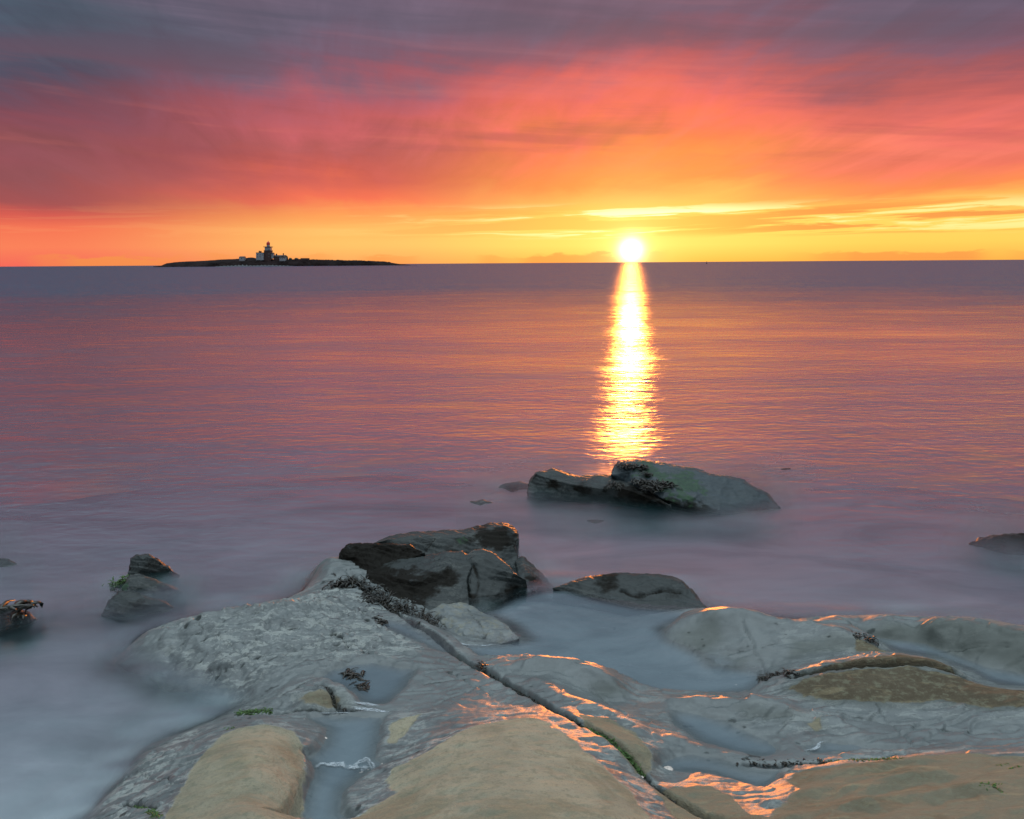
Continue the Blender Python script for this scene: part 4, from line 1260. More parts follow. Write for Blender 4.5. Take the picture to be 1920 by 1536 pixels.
# near sheet
keep_s = 2
sx = np.arange(0, NA, keep_s)
sy = np.concatenate([np.arange(0, NR - 1, keep_s), [NR - 1]])
sub = np.ix_(sy, sx)
P_near = np.column_stack([GX[sub].ravel(), GY[sub].ravel(), np.zeros(sub[0].size * sub[1].size)])
n_r, n_a = len(sy), len(sx)
far_a = az_g[sx]
er, ea = np.meshgrid(ext_r, far_a, indexing='ij')
P_far = np.column_stack([(er * np.sin(ea)).ravel(), (er * np.cos(ea)).ravel(), np.zeros(er.size)])
SP = np.vstack([P_near, P_far])
cov = np.concatenate([cover_g[sub].ravel(), np.ones(er.size)])
mil = np.concatenate([milk_g[sub].ravel(), np.zeros(er.size)])
hs = np.concatenate([Hsea[sub].ravel(), np.full(er.size, -5.0)])
nn = n_r + len(ext_r)
sidx = np.arange(nn * n_a).reshape(nn, n_a)
SQ = np.column_stack([sidx[:-1, :-1].ravel(), sidx[:-1, 1:].ravel(), sidx[1:, 1:].ravel(), sidx[1:, :-1].ravel()])[:, ::-1]
ok = hs[SQ].min(1) < 0.004
# leave the inland hollows to their own pools
bigsd = np.full(len(SP), -9.0)
for nm, lv, pg in POOL_XY:
    bigsd = np.maximum(bigsd, poly_sd(SP[:, :2], pg))
ok &= bigsd[SQ].max(1) < 0.02
SQ = SQ[ok]
used, inv = np.unique(SQ, return_inverse=True)
sea = link_mesh('sea', SP[used], inv.reshape(-1, 4), M_SEA, attrs={'cover': cov[used], 'milk': mil[used]})
props(sea, 'calm sea blurred smooth, mirroring the red sunrise out to the horizon', None, None, 'structure')

# the surge that a long exposure averages into mist: thin veils of water above the mean level round the rocks
LAY = 7
for k in range(1, LAY + 1):
    zt = 0.012 * k
    wob_ = fbm(np.column_stack([GP * np.array([2.2, 5.0]), np.full(len(GP), k * 0.15)]), 3, 0.5, 70).reshape(NR, NA)
    m_ = near_rock * sst(-Hg, -0.10, 0.02) * (0.34 - 0.028 * k) * np.clip(0.85 + wob_ * 1.0, 0.15, 1.6)
    m_ *= sst(RR, 2.4, 3.2) * sst(-Hg, -zt - 0.002, -zt + 0.03)
    m_ = m_[sub].ravel()
    nq = sidx[:n_r]
    Q = np.column_stack([nq[:-1, :-1].ravel(), nq[:-1, 1:].ravel(), nq[1:, 1:].ravel(), nq[1:, :-1].ravel()])[:, ::-1]
    Q = Q[(m_[Q].max(1) > 0.01) & (bigsd[Q].max(1) < 0.0)]
    if len(Q) == 0:
        continue
    used, inv = np.unique(Q, return_inverse=True)
    vp = SP[used].copy()
    vp[:, 2] = zt + wob_[sub].ravel()[used] * 0.01
    o = link_mesh('surf_mist', vp, inv.reshape(-1, 4), M_SEA, attrs={'cover': m_[used], 'milk': np.full(len(used), 0.8)})
    props(o, 'thin smoky veil of blurred surf lying round the wet rocks', None, None, 'stuff')

# ------------------------------------------------------------------ pools
for nm, lv, pg in POOL_XY:
    lo, hi = pg.min(0) - 0.06, pg.max(0) + 0.06
    st_ = 0.018 if nm != 'big' else 0.024
    gx = np.arange(lo[0], hi[0], st_)
    gy = np.arange(lo[1], hi[1], st_)
    X_, Y_ = np.meshgrid(gx, gy)
    PP = np.column_stack([X_.ravel(), Y_.ravel()])
    sd = poly_sd(PP, pg)
    ix = np.arange(len(PP)).reshape(X_.shape)
    Q = np.column_stack([ix[:-1, :-1].ravel(), ix[:-1, 1:].ravel(), ix[1:, 1:].ravel(), ix[1:, :-1].ravel()])
    Q = Q[sd[Q].max(1) > -0.03]
    used, inv = np.unique(Q, return_inverse=True)
    o = link_mesh('tide_pool', np.column_stack([PP[used], np.full(len(used), lv)]), inv.reshape(-1, 4), M_POOL,
                  attrs={'cover': np.clip(sst(sd[used], -0.01, 0.10) * 0.58, 0, 1), 'milk': np.full(len(used), 0.9 if nm != 'upper' else 0.3)})
    props(o, None, None, None, 'structure')


# ------------------------------------------------------------------ the island and its lighthouse
ISLE_D = 1200.0


def isle_pt(u, v, dy=0.0):
    """a point of the island's front plane, then dy metres further off"""
    p = at_y(u, v, ISLE_D)
    return np.array([p[0] * (ISLE_D + dy) / ISLE_D, ISLE_D + dy, p[2]])


PROF = [(290, 499.5), (303, 498), (312, 494), (330, 491.5), (360, 490), (390, 488.5), (415, 486.5), (440, 485.5), (458, 484.5), (470, 482.5), (480, 484), (500, 485.5), (530, 486), (560, 486.5), (600, 487.3), (640, 488), (690, 489.3), (722, 490.5), (732, 492.5), (745, 494.6), (765, 496.6), (780, 498.5)]
pu, pv = np.array(PROF).T
gu = np.linspace(288, 782, 330)
gd = np.concatenate([[0], np.linspace(1, 14, 16), np.linspace(18, 110, 26)])
top_v = np.interp(gu, pu, pv)
IV = []
for j, d in enumerate(gd):
    for i, u in enumerate(gu):
        p = isle_pt(u, top_v[i])
        cliff = 0.55 + 0.40 * float(sst(np.array(u), 500, 560)) * float(sst(np.array(720.), u, u + 30))
        f = cliff * min(d / 9.0, 1.0) ** 0.7 + (1 - cliff) * min(max(d - 6, 0) / 26.0, 1.0)
        back = max(0.0, (d - 55) / 55.0) ** 2
        nx = fbm(np.array([[u * 0.11, d * 0.10, 2.0]]), 3, 0.55, 90)[0]
        ny = fbm(np.array([[u * 0.35, d * 0.30, 5.0]]), 2, 0.55, 95)[0]
        jut = 5.0 * nx if d < 16 else 0.0
        q = isle_pt(u, top_v[i], d + jut)
        hgt_ = max(p[2], 0.0)
        z = hgt_ * f * (1 - back) + (nx * 0.9 + ny * 0.5) * min(1.0, hgt_ / 4) * (1.2 if d < 30 else 0.4)
        IV.append((q[0], q[1], max(z, -1.5) if d > 0 else -1.5))
IV = np.array(IV)
nU = len(gu)
ii_ = np.arange(len(gd) * nU).reshape(len(gd), nU)
IQ = np.column_stack([ii_[:-1, :-1].ravel(), ii_[:-1, 1:].ravel(), ii_[1:, 1:].ravel(), ii_[1:, :-1].ravel()])
isle = link_mesh('island', IV, IQ, M_ISLE)
props(isle, 'long low dark island on the horizon', None, None, 'structure')
bv, bf = [], []
for i, u in enumerate(np.linspace(402, 552, 60)):
    t = (u - 402) / 150
    rise = 3.0 * math.sin(math.pi * t) ** 0.6 * (0.75 + 0.3 * math.sin(u * 0.9)) if 0 < t < 1 else 0
    a, b, c = isle_pt(u, 499.5, -9.0), isle_pt(u, 499.5, -1.0), isle_pt(u, 499.5, 7.0)
    bv += [(a[0], a[1], -0.6), (b[0], b[1], max(rise * .55, .0)), (c[0], c[1], max(rise, 0.02))]
    if i:
        k = 3 * i
        bf += [(k - 3, k, k + 1, k - 2), (k - 2, k + 1, k + 2, k - 1)]
props(link_mesh('beach', bv, bf, M_BEACH), 'pale shingle strip at the foot of the island', None, None, 'structure')


def mesh_box(name, u0, u1, v0, v1, y0, y1, mat, parent, o0, taper=0.0, sink=0.0):
    """a solid block seen between two columns and two rows; v1 is its foot"""
    V_ = []
    for v, tp in ((v1 + sink, 0.0), (v0, taper)):
        for (u, y) in ((u0 + tp, y0), (u1 - tp, y0), (u1 - tp, y1), (u0 + tp, y1)):
            p = isle_pt(u, v)
            V_.append((p[0] - o0[0], ISLE_D + y - o0[1], p[2] - o0[2]))
    F_ = [(0, 1, 5, 4), (1, 2, 6, 5), (2, 3, 7, 6), (3, 0, 4, 7), (4, 5, 6, 7), (3, 2, 1, 0)]
    return link_mesh(name, V_, F_, mat, parent, smooth=False)


def gable(name, u0, u1, vr, ve, y0, y1, mat, parent, o0, end_on=False):
    """a pitched roof: ridge row vr, eaves row ve; end_on: the gable faces the shore"""
    def P_(u, v, y):
        p = isle_pt(u, v)
        return (p[0] - o0[0], ISLE_D + y - o0[1], p[2] - o0[2])
    if end_on:
        um = (u0 + u1) / 2
        V_ = [P_(u0, ve, y0), P_(u1, ve, y0), P_(um, vr, y0), P_(u0, ve, y1), P_(u1, ve, y1), P_(um, vr, y1)]
    else:
        ym = (y0 + y1) / 2
        V_ = [P_(u0, ve, y0), P_(u0, ve, y1), P_(u0, vr, ym), P_(u1, ve, y0), P_(u1, ve, y1), P_(u1, vr, ym)]
    F_ = [(0, 1, 2), (5, 4, 3), (0, 3, 4, 1), (1, 4, 5, 2), (2, 5, 3, 0)]
    return link_mesh(name, V_, F_, mat, parent, smooth=False)


def lathe(name, cu, cy, rows, mat, parent, o0, n=14):
    """turned shape: rows of (v, radius in metres)"""
    V_, F_ = [], []
    for v, r in rows:
        p = isle_pt(cu, v)
        for k in range(n):
            a = 2 * math.pi * k / n
            V_.append((p[0] + r * math.cos(a) - o0[0], ISLE_D + cy + r * math.sin(a) - o0[1], p[2] - o0[2]))
    for i in range(len(rows) - 1):
        for k in range(n):
            F_.append((i * n + k, i * n + (k + 1) % n, (i + 1) * n + (k + 1) % n, (i + 1) * n + k))
    F_.append(tuple(range((len(rows) - 1) * n, len(rows) * n)))
    return link_mesh(name, V_, F_, mat, parent, smooth=False)


o0 = isle_pt(496.5, 487, 18)
lh = empty('lighthouse', tuple(o0))
props(lh, 'square lighthouse tower with brown stone foot, white top and red lantern', 'lighthouse')
keep_ = mesh_box('tower_foot', 489.4, 502.6, 470.2, 486.5, 14, 23, M_BRICK, lh, o0, sink=3)
mesh_box('string_course', 488.9, 503.1, 469.4, 470.2, 13.7, 23.3, M_BRICK, lh, o0)
tw = mesh_box('tower', 490.4, 501.6, 463.4, 469.4, 14.6, 22.4, M_WHITE, lh, o0, taper=0.3)
mesh_box('gallery', 488.8, 503.2, 462.2, 463.4, 13.5, 23.5, M_BRICK, lh, o0)
for k in range(5):
    uu_ = 489.1 + k * 3.38
    mesh_box('railing_post', uu_, uu_ + 0.3, 460.9, 462.2, 13.6, 13.9, M_BRICK, lh, o0)
lathe('lantern_base', 495.9, 18.5, [(462.2, 2.3), (459.0, 2.1)], M_WHITE, lh, o0)
ln_ = lathe('lantern', 495.9, 18.5, [(459.0, 1.9), (458.6, 2.3), (455.4, 2.3), (455.0, 2.0)], M_RED, lh, o0)
lathe('dome', 495.9, 18.5, [(455.0, 2.2), (454.0, 1.8), (453.0, 1.0), (452.4, 0.45), (450.9, 0.12)], M_RED, lh, o0)
for (a, b, c, d) in ((498.2, 499.6, 467.2, 469.2), (498.3, 499.5, 475.0, 477.0), (498.3, 499.5, 480.6, 482.4)):
    yy = 14.2 if c < 470 else 13.7
    f_ = mesh_box('window', a, b, c, d, yy, yy + 0.4, M_HOLE if c < 470 else M_WHITE, lh, o0)
    if c > 470:
        mesh_box('pane', a + 0.35, b - 0.35, c + 0.5, d - 0.4, yy - 0.1, yy + 0.1, M_HOLE, f_, (0, 0, 0)).location = (-o0[0], -o0[1], -o0[2])


def house(name, label, u0, u1, v_eave, v_foot, y0, y1, v_ridge, wall, roofm, chim=(), wins=(), end_on=False, cat='house'):
    o = isle_pt((u0 + u1) / 2, v_foot, (y0 + y1) / 2)
    e = empty(name, tuple(o))
    props(e, label, cat)
    mesh_box('wall', u0, u1, v_eave, v_foot, y0, y1, wall, e, o, sink=3)
    if v_ridge is not None:
        gable('roof', u0 - 0.3, u1 + 0.3, v_ridge, v_eave - 0.02, y0 - 0.3, y1 + 0.3, roofm, e, o, end_on)
    else:
        mesh_box('parapet', u0 - 0.3, u1 + 0.3, v_eave - 0.8, v_eave, y0 - 0.2, y1 + 0.2, roofm, e, o)
    for (a, b, c, d) in chim:
        mesh_box('chimney', a, b, c, d, (y0 + y1) / 2 - 0.7, (y0 + y1) / 2 + 0.7, M_BRICK, e, o)
    for (a, b, c, d) in wins:
        mesh_box('window', a, b, c, d, y0 - 0.15, y0 + 0.1, M_HOLE, e, o)
    return e


house('keepers_house', 'white flat-roofed keeper\'s house against the left of the lighthouse', 475.2, 489.2, 474.2, 485, 12, 24, None, M_WHITE, M_SLATE,
      [(478.2, 480.0, 470.0, 473.4), (480.8, 483.2, 470.4, 473.4)], [(477.5, 478.7, 476.6, 478.6), (482.4, 483.6, 476.6, 478.6), (486.2, 487.2, 477, 479), (477.5, 478.7, 480.6, 482.4), (482.4, 483.6, 480.6, 482.4)])
house('white_annex', 'white lean-to house against the right of the lighthouse', 502.8, 507.0, 476.4, 482, 15, 22, 473.6, M_WHITE, M_SLATE, (), [(504.2, 505.2, 477.5, 479.2)])
house('stone_cottage', 'low brown roofed range between the lighthouse and the white cottage', 507.4, 529.0, 480.6, 486, 16, 26, 478.2, M_BRICK, M_SLATE,
      [(509.6, 511.8, 475.6, 479.0), (523.0, 524.6, 474.6, 479.0)], [(511.5, 512.5, 481.8, 483.3), (516.2, 517.2, 481.8, 483.3)])
house('white_cottage', 'small white gabled cottage right of the lighthouse', 521.0, 532.6, 482.8, 486.8, 8, 15, 479.4, M_WHITE, M_SLATE, (), [(523.4, 524.4, 483.8, 485.2), (526.6, 527.6, 483.8, 485.2), (529.6, 530.6, 483.8, 485.2)], True)
house('stone_hut', 'small lone pale hut on the island\'s left slope', 442.2, 452.0, 482.6, 487.0, 14, 22, 480.6, M_WHITE, M_SLATE, (), [(446.2, 447.4, 483.6, 485.2)], cat='hut')


def bush(name, label, u, v, w_m, h_m, dy, group=None, seed=0):
    c = isle_pt(u, v, dy)
    bm = bmesh.new()
    bmesh.ops.create_icosphere(bm, subdivisions=3, radius=1.0)
    co = np.array([q.co[:] for q in bm.verts])
    nz = fbm(co * 2.2 + seed * 7, 3, 0.6, 77)
    co = co * (1 + 0.5 * nz)[:, None] * np.array([w_m, w_m, h_m])
    F_ = [[q.index for q in f.verts] for f in bm.faces]
    bm.free()
    o = link_mesh(name, co, F_, M_BUSH)
    o.location = tuple(c)
    props(o, label, 'bush', group)


bush('bush', 'dark bush hard against the white cottage\'s right end, taller of the twin pair', 534.5, 484.0, 1.5, 3.4, 16, 'scrub beside the island cottages', 1)
bush('bush', 'dark twin bush second from the white cottage', 538.2, 484.4, 1.4, 2.9, 16, 'scrub beside the island cottages', 2)
bush('bush', 'low round bush midway between the cottage bushes and the long wall', 544.5, 486.0, 2.3, 1.9, 16, 'scrub beside the island cottages', 3)
bush('bush', 'low bush touching the left end of the long ruined wall', 555.5, 486.2, 2.6, 1.9, 16, 'scrub beside the island cottages', 4)
o = isle_pt(562, 487, 10)
wl = empty('ruined_wall', tuple(o))
props(wl, 'long ruined stone wall on the island right of the cottages', 'wall')
for (a, b, c) in ((546, 553, 487.0), (553, 560, 486.4), (560.5, 577, 484.8)):
    mesh_box('wall_section', a, b, c - 0.7, 491, 9, 10.6, M_BRICK, wl, o)
p = at_y(1325, 493.6, 900.0)
by = empty('buoy', (p[0], 900.0, 0.0))
props(by, 'tiny dark marker buoy on the horizon right of the sun', 'buoy')


def ring_mesh(name, rows, mat, parent, n=10):
    V_, F_ = [], []
    for z, r in rows:
        for k in range(n):
            a = 2 * math.pi * k / n
            V_.append((r * math.cos(a), r * math.sin(a), z))
    for i in range(len(rows) - 1):
        for k in range(n):
            F_.append((i * n + k, i * n + (k + 1) % n, (i + 1) * n + (k + 1) % n, (i + 1) * n + k))
    F_.append(tuple(range((len(rows) - 1) * n, len(rows) * n)))
    return link_mesh(name, V_, F_, mat, parent)


ring_mesh('float', [(-0.4, 0.5), (0.0, 0.9), (0.35, 0.85), (0.5, 0.3)], M_SLATE, by)
ring_mesh('mast', [(0.5, 0.30), (1.8, 0.16)], M_SLATE, by)
ring_mesh('topmark', [(1.8, 0.10), (2.0, 0.36), (2.4, 0.1)], M_SLATE, by)


# ------------------------------------------------------------------ weed, shells, foam
def strand(P0, d0, length, wid, droop, segs=4, flat=0.35):
    """one frond: a tapering three-sided ribbon that bends down; gives verts and faces"""
    V_, F_ = [], []
    p = np.array(P0, float)
    d = np.array(d0, float)
    d /= np.linalg.norm(d)
    for k in range(segs + 1):
        t = k / segs
        side = np.cross(d, [0, 0, 1.0])
        side /= np.linalg.norm(side) + 1e-9
        up = np.cross(side, d)
        ww = wid * (0.6 + 0.9 * math.sin(math.pi * min(t + 0.15, 1))) * (1 - 0.55 * t)
        V_ += [p - side * ww, p + side * ww, p + up * ww * flat]
        if k:
            b = 3 * k
            for a in range(3):
                F_.append((b - 3 + a, b - 3 + (a + 1) % 3, b + (a + 1) % 3, b + a))
        p = p + d * length / segs
        d = d + np.array([rng.normal() * 0.28, rng.normal() * 0.28, -droop / segs])
        d /= np.linalg.norm(d)
    F_.append((3 * segs, 3 * segs + 1, 3 * segs + 2))
    return V_, F_


def weed(spots, n, length, wid, spread, mat, up=0.8, droop=1.4, lie=None, flat=0.35):
    """a tuft of fronds rooted about the spots"""
    V_, F_ = [], []
    spots = [np.asarray(q) for q in spots]
    for _ in range(n):
        q = spots[rng.integers(len(spots))]
        r0 = np.array([rng.normal() * spread[0], rng.normal() * spread[1], rng.normal() * spread[2]])
        a = rng.uniform(0, 2 * math.pi)
        d = np.array([math.cos(a), math.sin(a), rng.uniform(0.1, 1.0) * up])
        if lie is not None:
            d = d + np.array(lie) * rng.uniform(0.4, 1.4)
        v, f = strand(q + r0, d, length * rng.uniform(0.5, 1.3), wid * rng.uniform(0.6, 1.3), droop, flat=flat)
        b = len(V_)
        V_ += list(v)
        F_ += [tuple(k + b for k in ff) for ff in f]
    return np.array(V_), F_


def weed_thing(name, label, spots, n, length, wid, spread, mat=None, cat='seaweed', kind=None, group=None, **k):
    V_, F_ = weed(spots, n, length, wid, spread, mat, **k)
    c = np.mean(np.array(spots), 0)
    o = link_mesh(name, V_ - c, F_, mat or M_WEED, smooth=True)
    o.location = tuple(c)
    return props(o, label, None if kind else cat, group, kind)


def along(pts, n):
    L = smooth_line(np.array(pts, float), 10)
    s_ = np.linspace(0, len(L) - 1, n).astype(int)
    return [L[i] for i in s_]


weed_thing('seaweed', 'long dark fringe of wrack along the foot of the big outcrop', along([at(656, 1080, .125), at(690, 1100, .12), at(720, 1122, .115), at(755, 1142, .105), at(790, 1162, .10), at(812, 1178, .095)], 22), 460, 0.055, 0.0050, (.035, .03, .012), lie=(-.5, -.5, 0))
weed_thing('seaweed', 'ragged wrack tuft spilling left off the fringe onto the wet slab', [at(645, 1092, .14), at(662, 1096, .13), at(640, 1096, .13)], 120, 0.07, 0.0055, (.03, .02, .008), lie=(-.8, -.2, 0))
weed_thing('seaweed', 'olive wrack streaks trailing onto the slab below the fringe', [at(712, 1128, .125), at(735, 1140, .115), at(690, 1118, .13)], 120, 0.09, 0.004, (.045, .03, .005), up=0.2, lie=(-1.2, 0.1, 0))
weed_thing('seaweed', 'dark wrack tuft on the crown of the sea rock', [at(1170, 873, .285), at(1188, 876, .275), at(1205, 877, .27)], 150, 0.06, 0.006, (.035, .025, .008))
weed_thing('seaweed', 'broad dark wrack clump halfway down the sea rock', [at(1205, 905, .20), at(1225, 908, .195), at(1245, 910, .185), at(1225, 916, .18)], 330, 0.07, 0.0065, (.045, .035, .010))
weed_thing('seaweed', 'little wrack knot between the two larger clumps on the sea rock', [at(1213, 889, .245)], 50, 0.045, 0.005, (.02, .015, .006))
weed_thing('seaweed', 'black wrack hanging in the notch of the sea rock\'s front edge', [at(1146, 908, .165), at(1158, 910, .16)], 90, 0.06, 0.006, (.022, .015, .01), lie=(0, -.8, -.6))
weed_thing('seaweed', 'reddish scrap of weed in the small dark pool', [at(655, 1262, .136), at(664, 1266, .136)], 46, 0.055, 0.006, (.014, .012, .003), up=0.5)
weed_thing('seaweed', 'flat ribbon of weed afloat in the small dark pool', [at(668, 1277, .134), at(678, 1285, .134), at(684, 1290, .134)], 30, 0.05, 0.005, (.014, .012, .002), up=0.1, droop=0.3)
weed_thing('seaweed', 'dark weed scrap on the wet slab left of the crack', [on_shelf(706, 1160), on_shelf(712, 1168)], 34, 0.045, 0.008, (.010, .012, .004), up=0.4)
weed_thing('seaweed', 'weed-filled short crack on the small ledge', along([on_shelf(606, 1292), on_shelf(620, 1303), on_shelf(632, 1318), on_shelf(645, 1328)], 8), 60, 0.03, 0.0035, (.008, .008, .003), up=0.4)
weed_thing('seaweed', 'spiky dark tuft on the pale ridge beside the far pool', [on_shelf(1600, 1193), on_shelf(1615, 1196), on_shelf(1628, 1199)], 60, 0.045, 0.0045, (.02, .015, .004), up=0.8, droop=1.8)
weed_thing('seaweed', 'dark tuft at the end of the large pool under the split dome', [on_shelf(1436, 1272), on_shelf(1446, 1270)], 60, 0.042, 0.005, (.018, .014, .004), up=0.6, droop=1.8)
weed_thing('seaweed', 'small dark tuft at the tip of the split dome\'s slit', [on_shelf(1468, 1264), on_shelf(1484, 1261)], 60, 0.036, 0.005, (.018, .012, .004), up=0.6, droop=1.8)
weed_thing('seaweed', 'knot of weed in the diagonal crack where it leaves the large pool', [on_shelf(902, 1248), on_shelf(910, 1253)], 50, 0.032, 0.0045, (.010, .008, .004), up=0.8)
weed_thing('seaweed', 'dark crust of weed along the crack above the bottom right dome', along([on_shelf(1385, 1424), on_shelf(1420, 1430), on_shelf(1470, 1431), on_shelf(1540, 1429)], 12), 150, 0.024, 0.003, (.012, .006, .002), up=0.6)
weed_thing('kelp', 'dark leathery kelp blade lit orange at the left edge', [at(30, 1128, .12), at(46, 1132, .11), at(55, 1136, .10)], 9, 0.085, 0.022, (.012, .012, .006), up=0.5, droop=1.6)
weed_thing('kelp', 'dark kelp stalk lying flat along the rock at the left edge', [at(-20, 1142, .13), at(6, 1140, .125), at(30, 1141, .11)], 9, 0.14, 0.013, (.02, .006, .003), up=0.08, droop=0.5, lie=(1.2, 0, 0), flat=0.9)
weed_thing('kelp', 'short kelp blade hanging below the stalk at the left edge', [at(34, 1150, .09), at(40, 1152, .08)], 7, 0.06, 0.015, (.008, .008, .004), up=0.1, lie=(-.2, -.8, -.3))


def crack_pts(a, b, n):
    L = len(CRACK) - 1
    out = []
    for t in np.linspace(a, b, n):
        k = min(int(t * L), L - 1)
        f = t * L - k
        q = CRACK[k] * (1 - f) + CRACK[k + 1] * f
        out.append(np.array([q[0], q[1], height_at(q[0], q[1]) + 0.034]))
    return out


ct_ = np.linspace(0, 1, len(CRACK))
uvk = np.array([((q[0] / q[1])) for q in CRACK])
weed_thing('green_algae', 'bright green weed filling the diagonal crack at the bottom centre', crack_pts(.66, .80, 30), 520, 0.020, 0.0022, (.006, .006, .003), M_ALGA, kind='stuff', up=1.2)
weed_thing('dark_algae', 'dark crust of weed along the upper diagonal crack', crack_pts(.40, .66, 40), 420, 0.016, 0.0024, (.006, .006, .002), M_WEED, kind='stuff', up=0.8)
weed_thing('dark_algae', 'dark weed specks along the lower diagonal crack', crack_pts(.80, .88, 14), 90, 0.014, 0.002, (.006, .006, .002), M_WEED, kind='stuff', up=0.8)
weed_thing('green_algae', 'green weed where the left channel meets the milky water', along([on_shelf(455, 1337), on_shelf(478, 1337), on_shelf(505, 1334)], 10), 260, 0.024, 0.0028, (.014, .008, .003), M_ALGA, kind='stuff')
weed_thing('green_algae', 'green weed at the corner of the left slab', along([on_shelf(262, 1512), on_shelf(285, 1524), on_shelf(302, 1534)], 8), 160, 0.020, 0.0024, (.008, .006, .002), M_ALGA, kind='stuff')
weed_thing('green_algae', 'green weed under the middle block of the left outcrop', [at(214, 1100, .05), at(224, 1096, .07), at(234, 1088, .09)], 240, 0.035, 0.004, (.018, .014, .012), M_ALGA, kind='stuff')
weed_thing('green_algae', 'thin green line of weed on top of the bottom right dome', along([on_shelf(1545, 1427), on_shelf(1600, 1426), on_shelf(1660, 1424), on_shelf(1690, 1423)], 14), 170, 0.014, 0.002, (.014, .004, .001), M_ALGA, kind='stuff')
for q, lb in (((1855, 1472), 'first'), ((1868, 1486), 'b'), ((1780, 1488), 'c'), ((1905, 1441), 'd'), ((1880, 1436), 'e'), ((440, 1366), 'f')):
    c0 = on_shelf(*q)
    weed_thing('green_algae', 'green smear of weed on the worn rock', [c0, c0 + [.015, .003, 0], c0 - [.015, .003, 0]], 36, 0.016, 0.0024, (.010, .005, .001), M_ALGA, kind='stuff', up=0.3)


def limpet(u, v, r, label, tone=M_SHELL):
    c = on_shelf(u, v)
    n = 18
    V_, F_ = [], []
    rows = [(1.0, 0.0), (0.86, 0.22), (0.60, 0.46), (0.32, 0.66), (0.10, 0.74)]
    ph = rng.uniform(0, 6)
    for fr_, z in rows:
        for k in range(n):
            a = 2 * math.pi * k / n
            rr_ = r * fr_ * (1 + 0.07 * math.cos(k * math.pi) + 0.05 * math.sin(2 * a + ph))
            V_.append((rr_ * math.cos(a) * 1.15 + 0.1 * r * (1 - fr_), rr_ * math.sin(a), z * r * 0.8))
    for i in range(len(rows) - 1):
        for k in range(n):
            F_.append((i * n + k, i * n + (k + 1) % n, (i + 1) * n + (k + 1) % n, (i + 1) * n + k))
    F_.append(tuple(range((len(rows) - 1) * n, len(rows) * n)))
    o = link_mesh('limpet', V_, F_, tone)
    o.location = (c[0], c[1], c[2] - 0.001)
    props(o, label, 'limpet', 'limpets on the rock shelf')


for a in [(610, 1384, .0075, 'upper of the two limpets in the left channel pool'), (610, 1397, .0085, 'lower of the two limpets in the left channel pool'),
          (718, 1432, .0080, 'limpet on the right edge of the left channel pool, under the centre slab\'s small lobe'), (678, 1449, .0095, 'largest limpet below the foam streak in the left channel'),
          (691, 1444, .0075, 'limpet just right of the largest one below the foam streak'), (662, 1446, .0050, 'tiny limpet left of the largest one below the foam streak'),
          (570, 1349, .0060, 'small white limpet where the left slab meets the channel'), (836, 1234, .0055, 'single white limpet on the flat rock left of the diagonal crack'),
          (1252, 1442, .0180, 'big white limpet in the shallow pool right of the crack'), (1309, 1402, .0130, 'pale limpet glowing on the rim above the shallow pool'),
          (1275, 1397, .0070, 'small limpet left of the glowing one on the pool rim'), (1309, 1422, .0070, 'small limpet in the shallow pool under the glowing one'),
          (1255, 1422, .0050, 'tiny limpet in the shallow pool above the big white one'), (1203, 1457, .0070, 'limpet at the head of the wet end of the diagonal crack'),
          (1266, 1503, .0070, 'limpet in the wet lower end of the diagonal crack'), (1380, 1284, .0070, 'limpet on the floor of the large pool near the dome\'s weed')]:
    limpet(*a)


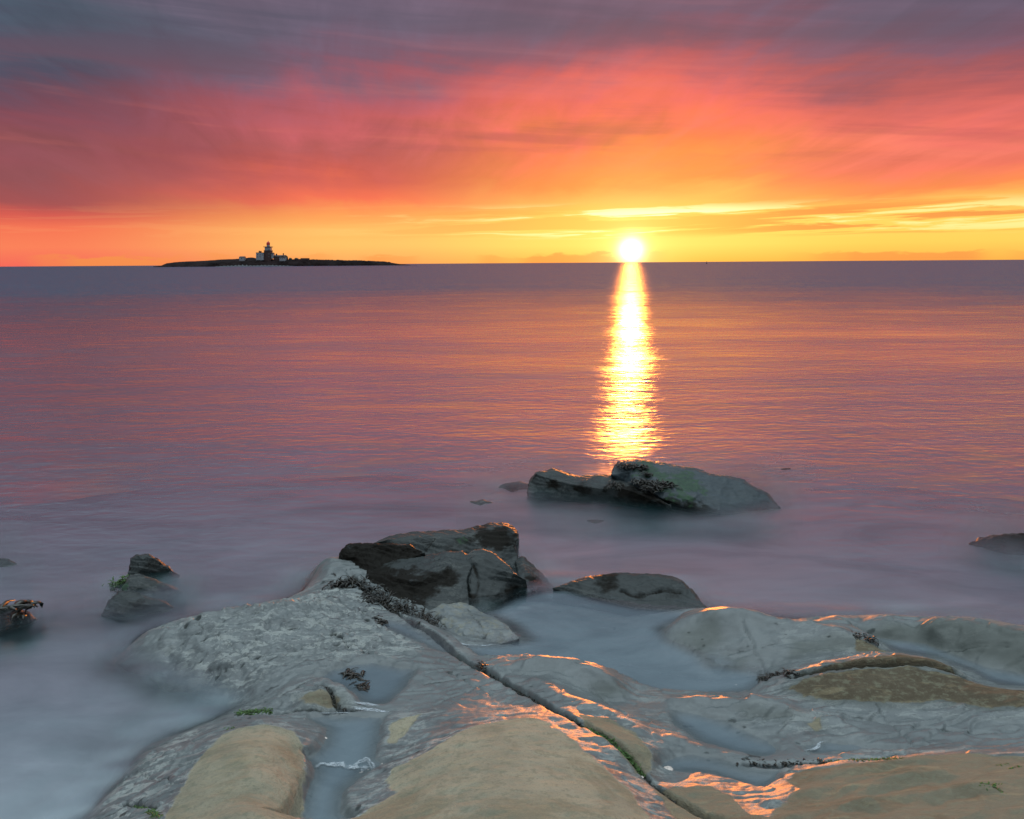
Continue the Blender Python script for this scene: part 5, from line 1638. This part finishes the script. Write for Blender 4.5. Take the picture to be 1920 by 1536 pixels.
def foam(label, pts3, wid, strength=0.9, n=10):
    """a wandering lace of froth: several broken strands about one line"""
    L0 = smooth_line(np.array(pts3), n)
    V_, F_, C_ = [], [], []
    for st in range(4):
        ph = rng.uniform(0, 50)
        L = L0.copy()
        tt = np.arange(len(L)) * 0.16
        off = fbm(np.column_stack([tt, tt * 0 + ph, tt * 0]), 3, 0.6, 66) * wid * 2.2
        gap = sst(vnoise(np.column_stack([tt * 1.3, tt * 0 + ph, tt * 0 + 4]), 67), 0.34, 0.58)
        base = len(V_)
        for i, p in enumerate(L):
            t = i / (len(L) - 1)
            d = L0[min(i + 1, len(L) - 1)] - L0[max(i - 1, 0)]
            sd = np.array([-d[1], d[0], 0])
            sd /= np.linalg.norm(sd) + 1e-9
            wv = wid * (0.25 + 0.5 * gap[i])
            c0 = p + sd * off[i]
            for k, c in ((-1, 0), (-.3, 1), (.3, 1), (1, 0)):
                V_.append(c0 + sd * wv * k + [0, 0, 0.0018 * (1 - abs(k)) + 0.0003 * st])
                C_.append(c * strength * gap[i] * min(1, 6 * t, 6 * (1 - t)))
            if i:
                b = base + 4 * i
                for k in range(3):
                    F_.append((b - 4 + k, b - 3 + k, b + 1 + k, b + k))
    o = link_mesh('foam', V_, F_, M_FOAM, attrs={'cover': C_})
    props(o, label, None, None, 'stuff')


def on(pts_, z):
    return [at(u, v, z + 0.003) for u, v in pts_]


foam('thin white foam loop on the shallow pool below the split dome', on([(1500, 1412), (1530, 1404), (1536, 1392), (1556, 1387), (1590, 1389), (1630, 1397), (1665, 1405), (1690, 1409)], .146), .006, .8)
foam('foam squiggles trailing right on the shallow pool', on([(1660, 1410), (1690, 1412), (1700, 1406), (1725, 1411), (1740, 1404), (1770, 1409), (1800, 1404)], .146), .008, .7)
foam('faint foam curl over the shallow pool\'s right end', on([(1680, 1400), (1720, 1396), (1760, 1394), (1790, 1399), (1760, 1402)], .15), .007, .5)
foam('bright foam streak across the left channel pool', on([(590, 1437), (615, 1432), (640, 1436), (665, 1438), (690, 1442)], .130), .014, .7)
foam('foam flecks round the limpets in the left channel', on([(660, 1442), (675, 1430), (688, 1424), (700, 1446)], .130), .008, .6)
foam('foam line at the foot of the small ledge', on([(560, 1337), (620, 1337), (660, 1336)], .130), .004, .8)
foam('foam streaks below the small dark pool', on([(660, 1325), (690, 1330), (720, 1334), (745, 1331)], .134), .010, .8)
foam('second foam streak below the small dark pool', on([(655, 1316), (700, 1322), (735, 1326)], .134), .007, .6)
foam('white line of froth along the foot of the big outcrop', on([(800, 1165), (815, 1178), (835, 1193), (862, 1206), (900, 1210), (935, 1208)], .078), .005, .9)
foam('froth along the seaward edge of the centre slab', on([(655, 1500), (672, 1520), (710, 1534), (760, 1550)], .140), .010, .8)
